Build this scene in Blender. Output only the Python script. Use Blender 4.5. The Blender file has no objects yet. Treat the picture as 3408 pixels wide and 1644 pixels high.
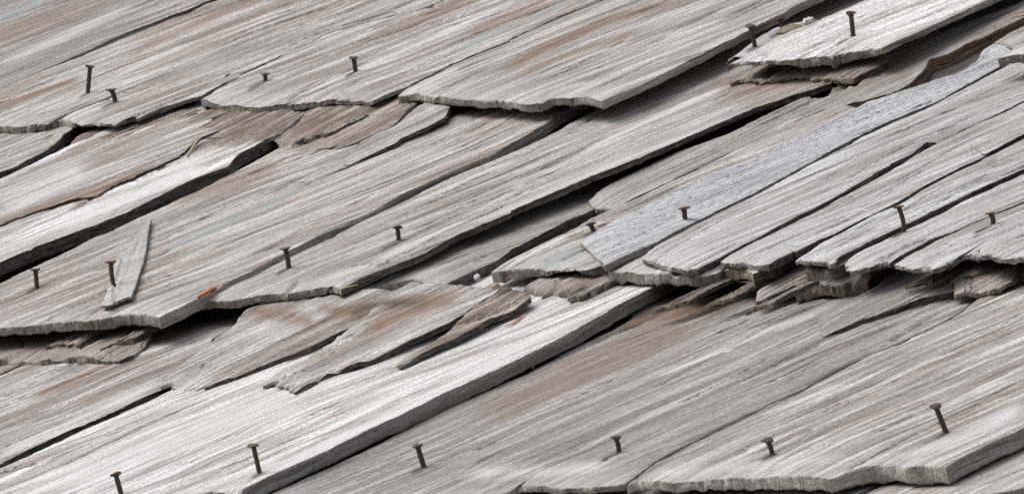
import bpy, math, random
import numpy as np
from mathutils import Matrix, Vector

random.seed(7)
rng = np.random.default_rng(7)
SC = bpy.context.scene
COL = SC.collection

# ------------------------------------------------------------------ frame of the roof
# Tracing unit: one "unit" is 0.13 mm on the roof.  Roof axes: u along the courses,
# v up the slope, n away from the boards.
K = 0.00013
W0, H0 = 3408.0, 1644.0
LEAN, SINA = 0.20, 0.178
PITCH = math.radians(19.4)
DIST = 8.0 / K
ca = math.sqrt(1 - SINA * SINA)
th = math.radians(54.2)
p_ax = np.array([math.sin(th), math.cos(th), 0.0])
q_ax = np.array([-math.cos(th), math.sin(th), 0.0])
n_ax = np.array([0.0, 0.0, 1.0])
fwd = ca * q_ax - SINA * n_ax
up0 = SINA * q_ax + ca * n_ax
nl = math.hypot(1, LEAN)
cr, sr = 1 / nl, LEAN / nl
right = cr * p_ax - sr * up0
up = sr * p_ax + cr * up0
CAMP = -fwd * DIST
ROOF_M = Matrix.Translation((0, 0, 2.4)) @ Matrix.Rotation(PITCH, 4, 'X')   # roof frame (metres) -> world
def V3(a): return Vector((float(a[0]), float(a[1]), float(a[2])))

# ------------------------------------------------------------------ camera
cam_data = bpy.data.cameras.new('camera')
cam = bpy.data.objects.new('camera', cam_data)
COL.objects.link(cam)
R3 = Matrix((V3(right), V3(up), V3(-fwd))).transposed()
cam.matrix_world = ROOF_M @ Matrix.Translation(V3(CAMP * K)) @ R3.to_4x4()
cam_data.sensor_width = 36.0
cam_data.sensor_fit = 'HORIZONTAL'
cam_data.lens = 36.0 * DIST / W0
cam_data.clip_start = 0.1
cam_data.clip_end = 2000.0
cam_data.dof.use_dof = True
cam_data.dof.focus_distance = DIST * K
cam_data.dof.aperture_fstop = 160.0
SC.camera = cam

# ------------------------------------------------------------------ light and exposure
SUN_ROOF = np.array([-0.50, 0.10, 0.80])
sd = (ROOF_M.to_3x3() @ V3(SUN_ROOF / np.linalg.norm(SUN_ROOF))).normalized()
world = bpy.data.worlds.new('World')
SC.world = world
world.use_nodes = True
wn = world.node_tree
wn.nodes.clear()
sky = wn.nodes.new('ShaderNodeTexSky')
sky.sky_type = 'NISHITA'
sky.sun_disc = False
sky.sun_elevation = math.asin(sd.z)
sky.sun_rotation = math.atan2(sd.x, sd.y)
sky.air_density = 1.0
sky.dust_density = 4.0
sky.ozone_density = 1.0
hsv = wn.nodes.new('ShaderNodeHueSaturation')
hsv.inputs['Saturation'].default_value = 0.30
bg = wn.nodes.new('ShaderNodeBackground')
bg.inputs['Strength'].default_value = 0.085
wo = wn.nodes.new('ShaderNodeOutputWorld')
wn.links.new(sky.outputs[0], hsv.inputs['Color'])
wn.links.new(hsv.outputs[0], bg.inputs['Color'])
wn.links.new(bg.outputs[0], wo.inputs['Surface'])
sun_d = bpy.data.lights.new('sun', 'SUN')
sun_d.energy = 1.2
sun_d.angle = math.radians(50)
sun_d.color = (1.0, 0.975, 0.945)
sun = bpy.data.objects.new('sun', sun_d)
COL.objects.link(sun)
sun.rotation_euler = sd.to_track_quat('Z', 'Y').to_euler()
sun.location = (0, 0, 8)
SC.view_settings.view_transform = 'Standard'
SC.view_settings.look = 'None'
SC.view_settings.gamma = 1.0
SC.view_settings.use_curve_mapping = False
SC.view_settings.exposure = 0.74
SC.cycles.use_denoising = False
SC.cycles.max_bounces = 6
SC.cycles.diffuse_bounces = 4

# ------------------------------------------------------------------ tracing helpers
S9, S6, S5 = 900 / 1864.0, 600 / 1864.0, 500 / 1866.0
FR = dict(a1=(0, 0, S9), a2=(800, 0, S9), a3=(1600, 0, S9), a4=(2508, 0, S9),
          b1=(0, 520, S9), b2=(800, 520, S9), b3=(1600, 520, S9), b4=(2508, 520, S9),
          c1=(0, 1044, S9), c2=(800, 1044, S9), c3=(1600, 1044, S9), c4=(2508, 1044, S9),
          f1=(0, 380, S6), f2=(560, 280, S6), f3=(1100, 280, S6), f4=(2380, 0, S6), f5=(2808, 50, S6),
          g1=(0, 960, S6), g2=(500, 900, S6), g3=(1050, 840, S6), g4=(1540, 760, S6),
          g5=(2080, 780, S6), g6=(2500, 760, S6), g7=(2908, 780, S5), s=(0, 0, 1.0))

def T(*items):
    """traced polyline: T('a1', (x, y), ..., 'a2', (x, y), ...)"""
    out, fr = [], FR['s']
    for it in items:
        if isinstance(it, str):
            fr = FR[it]
        else:
            out.append((fr[0] + it[0] * fr[2], fr[1] + it[1] * fr[2]))
    return np.array(out, float)

def ext(pl, d0=0.0, d1=0.0):
    """lengthen a polyline past its ends"""
    pl = np.asarray(pl, float)
    if d1:
        v = pl[-1] - pl[max(-3, -len(pl))]
        pl = np.vstack([pl, pl[-1] + v / np.linalg.norm(v) * d1])
    if d0:
        v = pl[0] - pl[min(2, len(pl) - 1)]
        pl = np.vstack([pl[0] + v / np.linalg.norm(v) * d0, pl])
    return pl

def resample(pl, t):
    d = np.r_[0, np.cumsum(np.hypot(*np.diff(pl, axis=0).T))]
    d /= d[-1]
    return np.stack([np.interp(t, d, pl[:, 0]), np.interp(t, d, pl[:, 1])], -1)

def unproj(px, c0, c1):
    """points seen along px on the roof-frame plane n = c0 + c1 * v"""
    px = np.asarray(px, float)
    X = px[..., 0] - W0 / 2
    Y = -(px[..., 1] - H0 / 2)
    d = fwd * DIST + X[..., None] * right + Y[..., None] * up
    lam = (c0 - CAMP[2] + c1 * CAMP[1]) / (d[..., 2] - c1 * d[..., 1])
    return CAMP + lam[..., None] * d

def hash2(ix, iy, seed):
    h = (ix.astype(np.int64) * 374761393 + iy.astype(np.int64) * 668265263 + seed * 974634777) & 0xFFFFFFFF
    h = ((h ^ (h >> 13)) * 1274126177) & 0xFFFFFFFF
    h = h ^ (h >> 16)
    return (h & 0xFFFF) / 32767.5 - 1.0

def vn(x, y, seed=0):
    x = np.asarray(x, float); y = np.asarray(y, float)
    x, y = np.broadcast_arrays(x, y)
    ix = np.floor(x); iy = np.floor(y)
    fx = x - ix; fy = y - iy
    fx = fx * fx * (3 - 2 * fx); fy = fy * fy * (3 - 2 * fy)
    ix = ix.astype(np.int64); iy = iy.astype(np.int64)
    a = hash2(ix, iy, seed); b = hash2(ix + 1, iy, seed)
    c = hash2(ix, iy + 1, seed); d = hash2(ix + 1, iy + 1, seed)
    return (a * (1 - fx) + b * fx) * (1 - fy) + (c * (1 - fx) + d * fx) * fy

def fbm(x, y, seed=0, o=3):
    s = 0; a = 1.0; t = 0
    for i in range(o):
        s = s + a * vn(x * 2 ** i, y * 2 ** i, seed + i * 17); t += a; a *= 0.5
    return s / t

def poly_dist(px, pl):
    """distance of px (..., 2) to a polyline and the place 0..1 along it"""
    best = np.full(px.shape[:-1], 1e9); pos = np.zeros(px.shape[:-1])
    seg = np.hypot(*np.diff(pl, axis=0).T); tot = seg.sum(); acc = 0
    for i in range(len(pl) - 1):
        a, b = pl[i], pl[i + 1]; v = b - a
        t = np.clip(((px - a) @ v) / (v @ v), 0, 1)
        d = np.hypot(px[..., 0] - a[0] - t * v[0], px[..., 1] - a[1] - t * v[1])
        m = d < best
        best = np.where(m, d, best); pos = np.where(m, (acc + t * seg[i]) / tot, pos); acc += seg[i]
    return best, pos

# course planes: the top face of a course is TT above the deck at its butts and sinks to it at the next butts
TT = 98.0
def v_at(x, y): return unproj(np.array([x, y]), TT * 0.7, 0.0)[1]
VA, VB, VC = v_at(1234, 333), v_at(1500, 930), v_at(2600, 1590)
EE = 0.5 * ((VA - VB) + (VB - VC))
def plane(course, dz):
    vk = {'Z': VA + EE, 'A': VA, 'B': VB, 'C': VC, 'D': VC - EE}[course]
    c1 = -TT / EE
    return TT - c1 * vk + dz, c1

# ------------------------------------------------------------------ materials
def N(nt, typ, **kw):
    n = nt.nodes.new(typ)
    for k, v in kw.items():
        setattr(n, k, v)
    return n

def ramp(nt, src, stops, interp='LINEAR'):
    r = N(nt, 'ShaderNodeValToRGB')
    r.color_ramp.interpolation = interp
    el = r.color_ramp.elements
    while len(el) < len(stops):
        el.new(0.5)
    for e, (p, c) in zip(el, stops):
        e.position = p
        e.color = (c, c, c, 1) if not hasattr(c, '__len__') else (*c, 1)
    nt.links.new(src, r.inputs[0])
    return r.outputs[0]

def mix(nt, fac, a, b, mode='MIX'):
    m = N(nt, 'ShaderNodeMix', data_type='RGBA', blend_type=mode)
    for sock, val in ((m.inputs[0], fac), (m.inputs[6], a), (m.inputs[7], b)):
        if hasattr(val, 'is_linked') or isinstance(val, bpy.types.NodeSocket):
            nt.links.new(val, sock)
        elif hasattr(val, '__len__'):
            sock.default_value = (*val, 1)
        else:
            sock.default_value = val
    return m.outputs[2]

def math_n(nt, op, a, b):
    m = N(nt, 'ShaderNodeMath', operation=op)
    for i, val in enumerate((a, b)):
        if isinstance(val, bpy.types.NodeSocket):
            nt.links.new(val, m.inputs[i])
        else:
            m.inputs[i].default_value = val
    return m.outputs[0]

def wood(name, base, second, pale, dark, streak=1.0, speck=0.45, bump=1.0, pits=0.0, lines=0.55, stripe=0.0, hairk=0.5):
    m = bpy.data.materials.new(name)
    m.use_nodes = True
    nt = m.node_tree
    nt.nodes.clear()
    out = N(nt, 'ShaderNodeOutputMaterial')
    bs = N(nt, 'ShaderNodeBsdfPrincipled')
    bs.inputs['Roughness'].default_value = 0.85
    bs.inputs['Specular IOR Level'].default_value = 0.25
    nt.links.new(bs.outputs[0], out.inputs[0])
    uv = N(nt, 'ShaderNodeUVMap', uv_map='grain')
    sep = N(nt, 'ShaderNodeSeparateXYZ')
    nt.links.new(uv.outputs[0], sep.inputs[0])
    oi = N(nt, 'ShaderNodeObjectInfo')
    rnd = math_n(nt, 'MULTIPLY', oi.outputs['Random'], 57.0)
    # slow waver of the grain
    comb0 = N(nt, 'ShaderNodeCombineXYZ')
    nt.links.new(sep.outputs[0], comb0.inputs[0]); nt.links.new(sep.outputs[1], comb0.inputs[1]); nt.links.new(rnd, comb0.inputs[2])
    comb0b = N(nt, 'ShaderNodeCombineXYZ')
    src_c = [comb0.outputs[0]]
    def noise(sx, sy, detail=3, rough=0.6, off=0.0):
        mp = N(nt, 'ShaderNodeMapping')
        mp.inputs['Scale'].default_value = (sx, sy, 1)
        mp.inputs['Location'].default_value = (off, off * 0.37, off * 1.3)
        nt.links.new(src_c[0], mp.inputs[0])
        t = N(nt, 'ShaderNodeTexNoise')
        t.inputs['Scale'].default_value = 1.0
        t.inputs['Detail'].default_value = detail
        t.inputs['Roughness'].default_value = rough
        nt.links.new(mp.outputs[0], t.inputs['Vector'])
        return t.outputs['Fac']
    w_ = noise(1.6, 1.1, 2, 0.5, 71.0)
    w_ = math_n(nt, 'ADD', sep.outputs[0], math_n(nt, 'MULTIPLY', w_, 0.11))
    nt.links.new(w_, comb0b.inputs[0]); nt.links.new(sep.outputs[1], comb0b.inputs[1]); nt.links.new(rnd, comb0b.inputs[2])
    src_c[0] = comb0b.outputs[0]
    broad = noise(7, 0.8, 3, 0.55, 3.1)
    mid = noise(26, 1.3, 3, 0.6, 7.7)
    fine = noise(80, 1.3, 3, 0.62, 1.3)
    hair = noise(210, 3.0, 2, 0.6, 9.9)
    grit = noise(110, 90.0, 2, 0.75, 5.5)
    blot = noise(3.0, 1.6, 3, 0.6, 12.2)
    check = noise(42, 0.55, 2, 0.5, 27.0)
    band = noise(12, 0.45, 3, 0.6, 51.0)
    patch = ramp(nt, blot, [(0.38, 0.25), (0.62, 1.0)])
    c = mix(nt, ramp(nt, broad, [(0.40, 0), (0.60, 1)]), base, second)
    c = mix(nt, math_n(nt, 'MULTIPLY', ramp(nt, band, [(0.54, 0), (0.68, 1)]), 0.55 * streak), c, pale)
    c = mix(nt, math_n(nt, 'MULTIPLY', ramp(nt, band, [(0.32, 1), (0.44, 0)]), 0.38 * streak), c, dark)
    c = mix(nt, math_n(nt, 'MULTIPLY', ramp(nt, mid, [(0.50, 0), (0.66, 1)]), 0.85 * streak), c, pale)
    c = mix(nt, math_n(nt, 'MULTIPLY', math_n(nt, 'MULTIPLY', ramp(nt, mid, [(0.32, 1), (0.48, 0)]), patch), 0.60 * streak), c, dark)
    c = mix(nt, math_n(nt, 'MULTIPLY', math_n(nt, 'MULTIPLY', ramp(nt, fine, [(0.33, 1), (0.46, 0)]), patch), min(1, lines * 1.2)), c, dark)
    c = mix(nt, math_n(nt, 'MULTIPLY', ramp(nt, check, [(0.30, 1), (0.355, 0)]), 0.85), c, tuple(x * 0.6 for x in dark))
    check2 = noise(95, 0.9, 2, 0.55, 63.0)
    c = mix(nt, math_n(nt, 'MULTIPLY', math_n(nt, 'MULTIPLY', ramp(nt, check2, [(0.31, 1), (0.37, 0)]), patch), 0.8), c, tuple(x * 0.6 for x in dark))
    c = mix(nt, math_n(nt, 'MULTIPLY', ramp(nt, fine, [(0.58, 0), (0.74, 1)]), 0.45 * streak), c, pale)
    c = mix(nt, math_n(nt, 'MULTIPLY', ramp(nt, hair, [(0.30, 1), (0.46, 0)]), hairk), c, dark)
    g = ramp(nt, grit, [(0.28, 1 - speck), (0.5, 1.0), (0.72, 1 + speck)])
    gm = N(nt, 'ShaderNodeMix', data_type='RGBA', blend_type='MULTIPLY')
    gm.inputs[0].default_value = 1.0
    nt.links.new(c, gm.inputs[6]); nt.links.new(g, gm.inputs[7])
    c = gm.outputs[2]
    gc = noise(95, 30.0, 1, 0.5, 21.0)
    c = mix(nt, math_n(nt, 'MULTIPLY', ramp(nt, gc, [(0.45, 0), (0.7, 1)]), 0.22), c, (0.52, 0.40, 0.33), 'MIX')
    gd = noise(95, 30.0, 1, 0.5, 33.0)
    c = mix(nt, math_n(nt, 'MULTIPLY', ramp(nt, gd, [(0.45, 0), (0.7, 1)]), 0.18), c, (0.30, 0.36, 0.37))
    if pits:
        pt = noise(75, 22.0, 2, 0.6, 40.0)
        c = mix(nt, math_n(nt, 'MULTIPLY', ramp(nt, pt, [(0.32, 1), (0.45, 0)]), pits), c, (0.10, 0.11, 0.15))
    # stains and some painted shade, each with a shape of its own: R brown, G bleached, B dark rot, streaks and shade, A blue-green algae
    at = N(nt, 'ShaderNodeAttribute', attribute_name='stain_shade')
    ss = N(nt, 'ShaderNodeSeparateColor')
    nt.links.new(at.outputs['Color'], ss.inputs[0])
    brk = ramp(nt, noise(40, 1.2, 4, 0.7, 14.0), [(0.34, 0.30), (0.58, 1.0)])
    def stain_shade(sock, col, c, mul=1.0):
        f = math_n(nt, 'MULTIPLY', math_n(nt, 'MULTIPLY', sock, brk), mul)
        return mix(nt, f, c, col)
    c = stain_shade(ss.outputs[0], (0.20, 0.125, 0.078), c, 1.15)
    c = stain_shade(ss.outputs[1], (0.66, 0.655, 0.65), c)
    c = stain_shade(ss.outputs[2], (0.055, 0.038, 0.028), c, 1.1)
    c = stain_shade(at.outputs['Alpha'], (0.30, 0.355, 0.36), c)
    nt.links.new(c, bs.inputs['Base Color'])
    hgt = math_n(nt, 'ADD', math_n(nt, 'MULTIPLY', fine, 1.0), math_n(nt, 'ADD', math_n(nt, 'MULTIPLY', hair, 0.45), math_n(nt, 'MULTIPLY', grit, 0.35)))
    bp = N(nt, 'ShaderNodeBump')
    bp.inputs['Strength'].default_value = 0.75
    bp.inputs['Distance'].default_value = 0.0017 * bump
    nt.links.new(hgt, bp.inputs['Height'])
    nt.links.new(bp.outputs[0], bs.inputs['Normal'])
    return m

def plain(name, col, rough=0.8, metal=0.0, var=0.4, scale=900.0, second=None):
    m = bpy.data.materials.new(name)
    m.use_nodes = True
    nt = m.node_tree
    bs = nt.nodes['Principled BSDF']
    bs.inputs['Roughness'].default_value = rough
    bs.inputs['Metallic'].default_value = metal
    tc = N(nt, 'ShaderNodeTexCoord')
    t = N(nt, 'ShaderNodeTexNoise')
    t.inputs['Scale'].default_value = scale
    t.inputs['Detail'].default_value = 4
    nt.links.new(tc.outputs['Object'], t.inputs['Vector'])
    lo = tuple(x * (1 - var) for x in col)
    c = mix(nt, ramp(nt, t.outputs['Fac'], [(0.35, 0), (0.65, 1)]), lo, second or col)
    nt.links.new(c, bs.inputs['Base Color'])
    bp = N(nt, 'ShaderNodeBump')
    bp.inputs['Strength'].default_value = 0.5
    bp.inputs['Distance'].default_value = 0.0003
    nt.links.new(t.outputs['Fac'], bp.inputs['Height'])
    nt.links.new(bp.outputs[0], bs.inputs['Normal'])
    return m

PALE = (0.68, 0.672, 0.658)
DARK = (0.095, 0.075, 0.064)
M = {
    'grey':  wood('weathered_grey_wood', (0.385, 0.37, 0.352), (0.295, 0.25, 0.218), PALE, DARK),
    'beige': wood('weathered_beige_wood', (0.385, 0.364, 0.338), (0.295, 0.242, 0.206), (0.67, 0.655, 0.635), DARK),
    'brown': wood('dull_brown_grey_wood', (0.31, 0.288, 0.272), (0.235, 0.205, 0.186), (0.55, 0.54, 0.53), (0.095, 0.077, 0.066), streak=0.8, lines=0.5),
    'cool':  wood('cool_grey_wood', (0.45, 0.445, 0.445), (0.36, 0.342, 0.332), (0.68, 0.685, 0.695), (0.11, 0.098, 0.092), streak=0.9, lines=0.5),
    'flat':  wood('smooth_grey_wood', (0.385, 0.366, 0.346), (0.31, 0.27, 0.24), PALE, (0.12, 0.10, 0.088), streak=0.85, lines=0.45),
    'white': wood('bleached_white_wood', (0.67, 0.668, 0.667), (0.44, 0.405, 0.378), (0.84, 0.842, 0.845), (0.17, 0.13, 0.105), streak=1.2, lines=0.6),
    'blue':  wood('bluish_grey_wood', (0.56, 0.568, 0.58), (0.49, 0.495, 0.505), (0.70, 0.71, 0.725), (0.14, 0.14, 0.16), streak=0.7, pits=0.7, lines=0.75, bump=1.8),
    'splinter': wood('splinter_grey_wood', (0.46, 0.46, 0.45), (0.43, 0.425, 0.41), (0.60, 0.60, 0.60), (0.2, 0.19, 0.18), streak=0.5, lines=0.4),
    'stripe': wood('ridged_grey_wood', (0.34, 0.32, 0.30), (0.28, 0.255, 0.23), (0.44, 0.42, 0.39), (0.09, 0.08, 0.07), lines=0.9),
    'rot':   wood('rotten_brown_wood', (0.31, 0.255, 0.21), (0.19, 0.138, 0.103), (0.52, 0.47, 0.41), (0.045, 0.03, 0.022), streak=1.2, lines=0.9, bump=2.2),
    'end':   wood('end_grain', (0.35, 0.33, 0.29), (0.255, 0.228, 0.19), (0.50, 0.48, 0.43), (0.06, 0.048, 0.038), lines=0.5, streak=0.7, bump=1.2, hairk=0.9),
    'endr':  wood('crumbling_end_grain', (0.47, 0.41, 0.32), (0.31, 0.24, 0.17), (0.60, 0.54, 0.44), (0.09, 0.06, 0.045), lines=0.8, bump=2.0),
    'endp':  wood('pale_fuzzy_end_grain', (0.60, 0.575, 0.52), (0.46, 0.43, 0.375), (0.72, 0.70, 0.655), (0.16, 0.135, 0.11), lines=0.4, streak=0.7, bump=2.0),
    'side':  wood('shingle_side', (0.33, 0.31, 0.30), (0.28, 0.255, 0.245), (0.44, 0.42, 0.40), (0.08, 0.065, 0.058), lines=0.6),
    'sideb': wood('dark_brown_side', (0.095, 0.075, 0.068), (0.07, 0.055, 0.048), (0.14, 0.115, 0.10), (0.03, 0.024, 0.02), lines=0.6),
    'sider': wood('rotten_brown_side', (0.36, 0.225, 0.12), (0.20, 0.12, 0.065), (0.46, 0.32, 0.20), (0.04, 0.026, 0.018), lines=0.9, bump=2.0),
    'sidel': wood('pale_side', (0.38, 0.36, 0.34), (0.33, 0.30, 0.28), (0.52, 0.50, 0.48), DARK, lines=0.6),
    'nail':  plain('old_iron', (0.075, 0.058, 0.048), 0.75, 0.25, 0.5, 1500, (0.13, 0.085, 0.06)),
    'rust':  plain('rusty_iron', (0.20, 0.105, 0.06), 0.85, 0.1, 0.5, 1800, (0.26, 0.15, 0.09)),
    'deck':  plain('dark_deck_wood', (0.07, 0.055, 0.045), 0.9, 0, 0.4, 120),
    'leaf':  plain('orange_leaf', (0.62, 0.23, 0.06), 0.6, 0, 0.35, 900),
    'needle': plain('orange_needle', (0.60, 0.17, 0.05), 0.6, 0, 0.3, 900),
    'straw': plain('yellow_needle', (0.62, 0.52, 0.10), 0.6, 0, 0.3, 900),
    'dry':   plain('dry_straw', (0.42, 0.31, 0.17), 0.7, 0, 0.3, 900),
    'crumb': plain('pale_resin', (0.62, 0.60, 0.56), 0.7, 0, 0.3, 900),
    'bark':  plain('mossy_bark', (0.20, 0.165, 0.10), 0.9, 0, 0.5, 700, (0.28, 0.24, 0.16)),
    'ground': plain('grassy_ground', (0.10, 0.10, 0.06), 0.95, 0, 0.4, 2.0),
}

# ------------------------------------------------------------------ the roof
roof = bpy.data.objects.new('shingle_roof', None)
COL.objects.link(roof)
roof.matrix_world = ROOF_M
roof.empty_display_size = 0.1
roof['label'] = 'low pitched roof of weathered grey wooden shingles with split ragged butts in overlapping courses'
roof['category'] = 'roof'
roof['kind'] = 'thing'

def mesh_obj(name, verts, faces, mats, parent=None, loc=None, mi=None, uvs=None, stain_shade=None, smooth=True, sharp=None):
    """verts in roof units (roof frame) -> mesh with its origin at loc (roof frame)"""
    verts = np.asarray(verts, float)
    if loc is None:
        loc = verts.mean(0)
    me = bpy.data.meshes.new(name)
    me.from_pydata(((verts - loc) * K).tolist(), [], faces)
    for m_ in mats:
        me.materials.append(m_)
    if mi is not None:
        me.polygons.foreach_set('material_index', np.asarray(mi, np.int32))
    me.polygons.foreach_set('use_smooth', np.full(len(me.polygons), smooth))
    if uvs is not None:
        l = me.uv_layers.new(name='grain')
        l.data.foreach_set('uv', np.asarray(uvs, np.float32).ravel())
    if stain_shade is not None:
        a = me.attributes.new('stain_shade', 'FLOAT_COLOR', 'POINT')
        a.data.foreach_set('color', np.asarray(stain_shade, np.float32).ravel())
    if sharp is not None:
        ev = np.empty(len(me.edges) * 2, np.int32)
        me.edges.foreach_get('vertices', ev)
        ev = ev.reshape(-1, 2)
        sh = sharp[ev[:, 0]] & sharp[ev[:, 1]]
        a = me.attributes.new('sharp_edge', 'BOOLEAN', 'EDGE')
        a.data.foreach_set('value', sh)
    me.update()
    o = bpy.data.objects.new(name, me)
    COL.objects.link(o)
    if parent is not None:
        o.parent = parent
        o.location = V3(loc * K)
    else:
        o.matrix_world = ROOF_M @ Matrix.Translation(V3(loc * K))
    return o

STAIN_SHADE = {}
def stroke(key, kind, pl, sig, amt):
    STAIN_SHADE.setdefault(key, []).append(('brown pale dark blue'.split().index(kind), pl, sig, amt))

PIECES = {}
def shingle(key, course, dz, butt, L, R, th=(30, 30), mat='grey', end='end', side='side', roll=4.0, rl=60.0,
            jag=5.0, wig=1.6, cracks=(), rough=1.0, lifts=(), label=None, name='shingle', parent=roof, rows=2.3, cols=11.0,
            wob=2.2, top=None, tilt=0.0, tip=0.35, fray=5.0, ew=0.75):
    """one split board: its outline is laid on its own plane, then given relief, end grain and thickness"""
    seed = sum(ord(ch) * (i + 3) for i, ch in enumerate(key)) % 9973
    c0, c1 = plane(course, dz)
    if tilt:   # rises up the slope from its butt
        vb = unproj(np.asarray(butt, float).mean(0), c0, c1)[1]
        c0 -= tilt * vb; c1 += tilt
    butt = np.asarray(butt, float); L = np.asarray(L, float); R = np.asarray(R, float)
    L = np.vstack([butt[:1], L]) if np.hypot(*(L[0] - butt[0])) > 0.5 else L
    R = np.vstack([butt[-1:], R]) if np.hypot(*(R[0] - butt[-1])) > 0.5 else R
    hgt = max(np.abs(resample(L, np.linspace(0, 1, 9)) - resample(R, np.linspace(0, 1, 9)))[:, 1].max(), np.hypot(*np.diff(butt, axis=0).T).sum() * 0.45, 14)
    lng = np.hypot(*np.diff(L, axis=0).T).sum()
    na = int(np.clip(hgt / rows, 10, 150)); nb = int(np.clip(lng / cols, 14, 230))
    s = np.linspace(0, 1, na + 1); t = np.linspace(0, 1, nb + 1) ** 1.25
    Lp, Rp, Bp = resample(L, t), resample(R, t), resample(butt, s)
    Tp = resample(np.asarray(top, float) if top is not None else np.stack([L[-1], R[-1]]), s)
    # ragged edges
    ll = t * lng
    fade = np.minimum(1, t * 12)
    Lp[:, 1] += fade * wig * (0.8 * fbm(ll / 30, seed * 0.1, seed + 1, 3) + 0.5 * vn(ll / 9, 2.2, seed + 31))
    Rp[:, 1] += fade * wig * (0.8 * fbm(ll / 30, seed * 0.2, seed + 2, 3) + 0.5 * vn(ll / 9, 4.2, seed + 32))
    blen = np.hypot(*np.diff(butt, axis=0).T).sum() * s
    jg = jag * (0.8 * fbm(blen / 45, 3.3, seed + 3, 3) + 0.7 * np.maximum(0, vn(blen / 7, 1.1, seed + 4)) * (vn(blen / 60, 5.5, seed + 6) > -0.2))
    jg *= np.minimum(1, np.minimum(s, 1 - s) * 14)
    jg += np.minimum(1, np.minimum(s, 1 - s) * 14) * fray * (np.maximum(0, fbm(blen / 11, 6.3, seed + 51, 2) + 0.1) * 1.7 + 0.5 * np.maximum(0, vn(blen / 4.5, 2.7, seed + 52)))
    Bp[:, 0] += 0.9 * jg; Bp[:, 1] -= 0.42 * jg
    SS, TTt = np.meshgrid(s, t, indexing='ij')
    P = ((1 - SS)[..., None] * Lp[None] + SS[..., None] * Rp[None] + (1 - TTt)[..., None] * Bp[:, None] + TTt[..., None] * Tp[:, None]
         - ((1 - SS) * (1 - TTt))[..., None] * Bp[0] - (SS * (1 - TTt))[..., None] * Bp[-1]
         - ((1 - SS) * TTt)[..., None] * Tp[0] - (SS * TTt)[..., None] * Tp[-1])
    G = unproj(P, c0, c1)
    a, b = G[..., 0], G[..., 1]
    h = rough * (3.2 * fbm(a / 48, b / 1700, seed + 5, 4) + 1.5 * fbm(a / 14, b / 900, seed + 7, 2) + 0.7 * vn(a / 30, b / 70, seed + 8)
                 - 4.5 * np.clip(vn(a / 26, b / 1100, seed + 61) - 0.62, 0, 1) / 0.38 - 5.0 * np.clip(vn(a / 17, b / 600, seed + 62) - 0.74, 0, 1) / 0.26)
    h += wob * fbm(a / 420, b / 1300, seed + 9, 2)
    # weathered, rounded butt and edges
    db = np.hypot(*(P - Bp[:, None]).transpose(2, 0, 1)) * 1.7
    h -= 1.5 * roll * np.exp(-(db / (rl * 0.75)) ** 1.3) * (0.7 + 0.6 * vn(a / 50, 0.5, seed + 10))
    h += 0.9 * roll * 0.25 * fbm(a / 11, b / 160, seed + 11, 2) * np.exp(-(db / (rl * 2.2)) ** 2)
    dl = (SS * hgt) * 3.0; dr = ((1 - SS) * hgt) * 3.0
    h -= 2.2 * np.exp(-dl / 9) + 2.6 * np.exp(-dr / 9)
    auto = []
    if rows < 2.7 and lng > 500 and hgt > 60:
        r_ = np.random.default_rng(seed)
        for _ in range(int(np.clip(hgt * lng / 22000, 2, 16))):
            s0 = r_.uniform(0.05, 0.95); t0 = r_.uniform(0.0, 0.85) ** 1.3; t1 = min(0.98, t0 + r_.uniform(0.04, 0.26))
            k0, k1 = int(t0 * nb), max(int(t0 * nb) + 3, int(t1 * nb))
            kk = np.linspace(k0, min(k1, nb), 6).astype(int)
            ss_ = np.clip(s0 + np.cumsum(r_.normal(0, 0.006, 6)), 0.02, 0.98)
            auto.append((P[(ss_ * na).astype(int), kk], r_.uniform(1.6, 3.2), r_.uniform(5, 11)))
    for ck in list(cracks) + auto:
        pl, w, dep = ck[:3]
        d, pos = poly_dist(P, np.asarray(pl, float))
        ww = w * np.clip(np.minimum(pos, 1 - pos) * 7, 0.12, 1) * (0.8 + 0.4 * vn(pos * 23, 0.3, seed + 12))
        h -= dep * np.clip(1.35 - (d / np.maximum(ww, 0.6)) ** 2, 0, 1)
    for (cx, cy, rad, amt) in lifts:
        d2 = (P[..., 0] - cx) ** 2 + ((P[..., 1] - cy) * 2.0) ** 2
        h += amt * np.exp(-d2 / rad ** 2)
    V = G.copy(); V[..., 2] += h
    # ---- walls
    nA, nB = na + 1, nb + 1
    idx = np.arange(nA * nB).reshape(nA, nB)
    verts = [V.reshape(-1, 3)]
    px_all = [P.reshape(-1, 2)]
    faces, mi, uvs = [], [], []
    U0 = G[..., :2] / 1000.0
    def quads(A, B_, C_, D_, m_, uvA, uvB, uvC, uvD):
        q = np.stack([A, B_, C_, D_], -1).reshape(-1, 4)
        faces.extend(q.tolist())
        mi.extend([m_] * len(q))
        uvs.append(np.stack([uvA, uvB, uvC, uvD], -2).reshape(-1, 2))
    quads(idx[:-1, :-1], idx[1:, :-1], idx[1:, 1:], idx[:-1, 1:], 0, U0[:-1, :-1], U0[1:, :-1], U0[1:, 1:], U0[:-1, 1:])
    base = [nA * nB]
    thp = th if hasattr(th[0], '__len__') else ((0, th[0]), (1, th[1]))
    th_s = np.interp(s, [q[0] for q in thp], [q[1] for q in thp])
    thL, thR = thp[0][1], thp[-1][1]
    th_s = th_s * (1 + np.minimum(1, np.minimum(s, 1 - s) * 10) * 0.22 * fbm(blen / 28, 9.1, seed + 41, 3))
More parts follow.
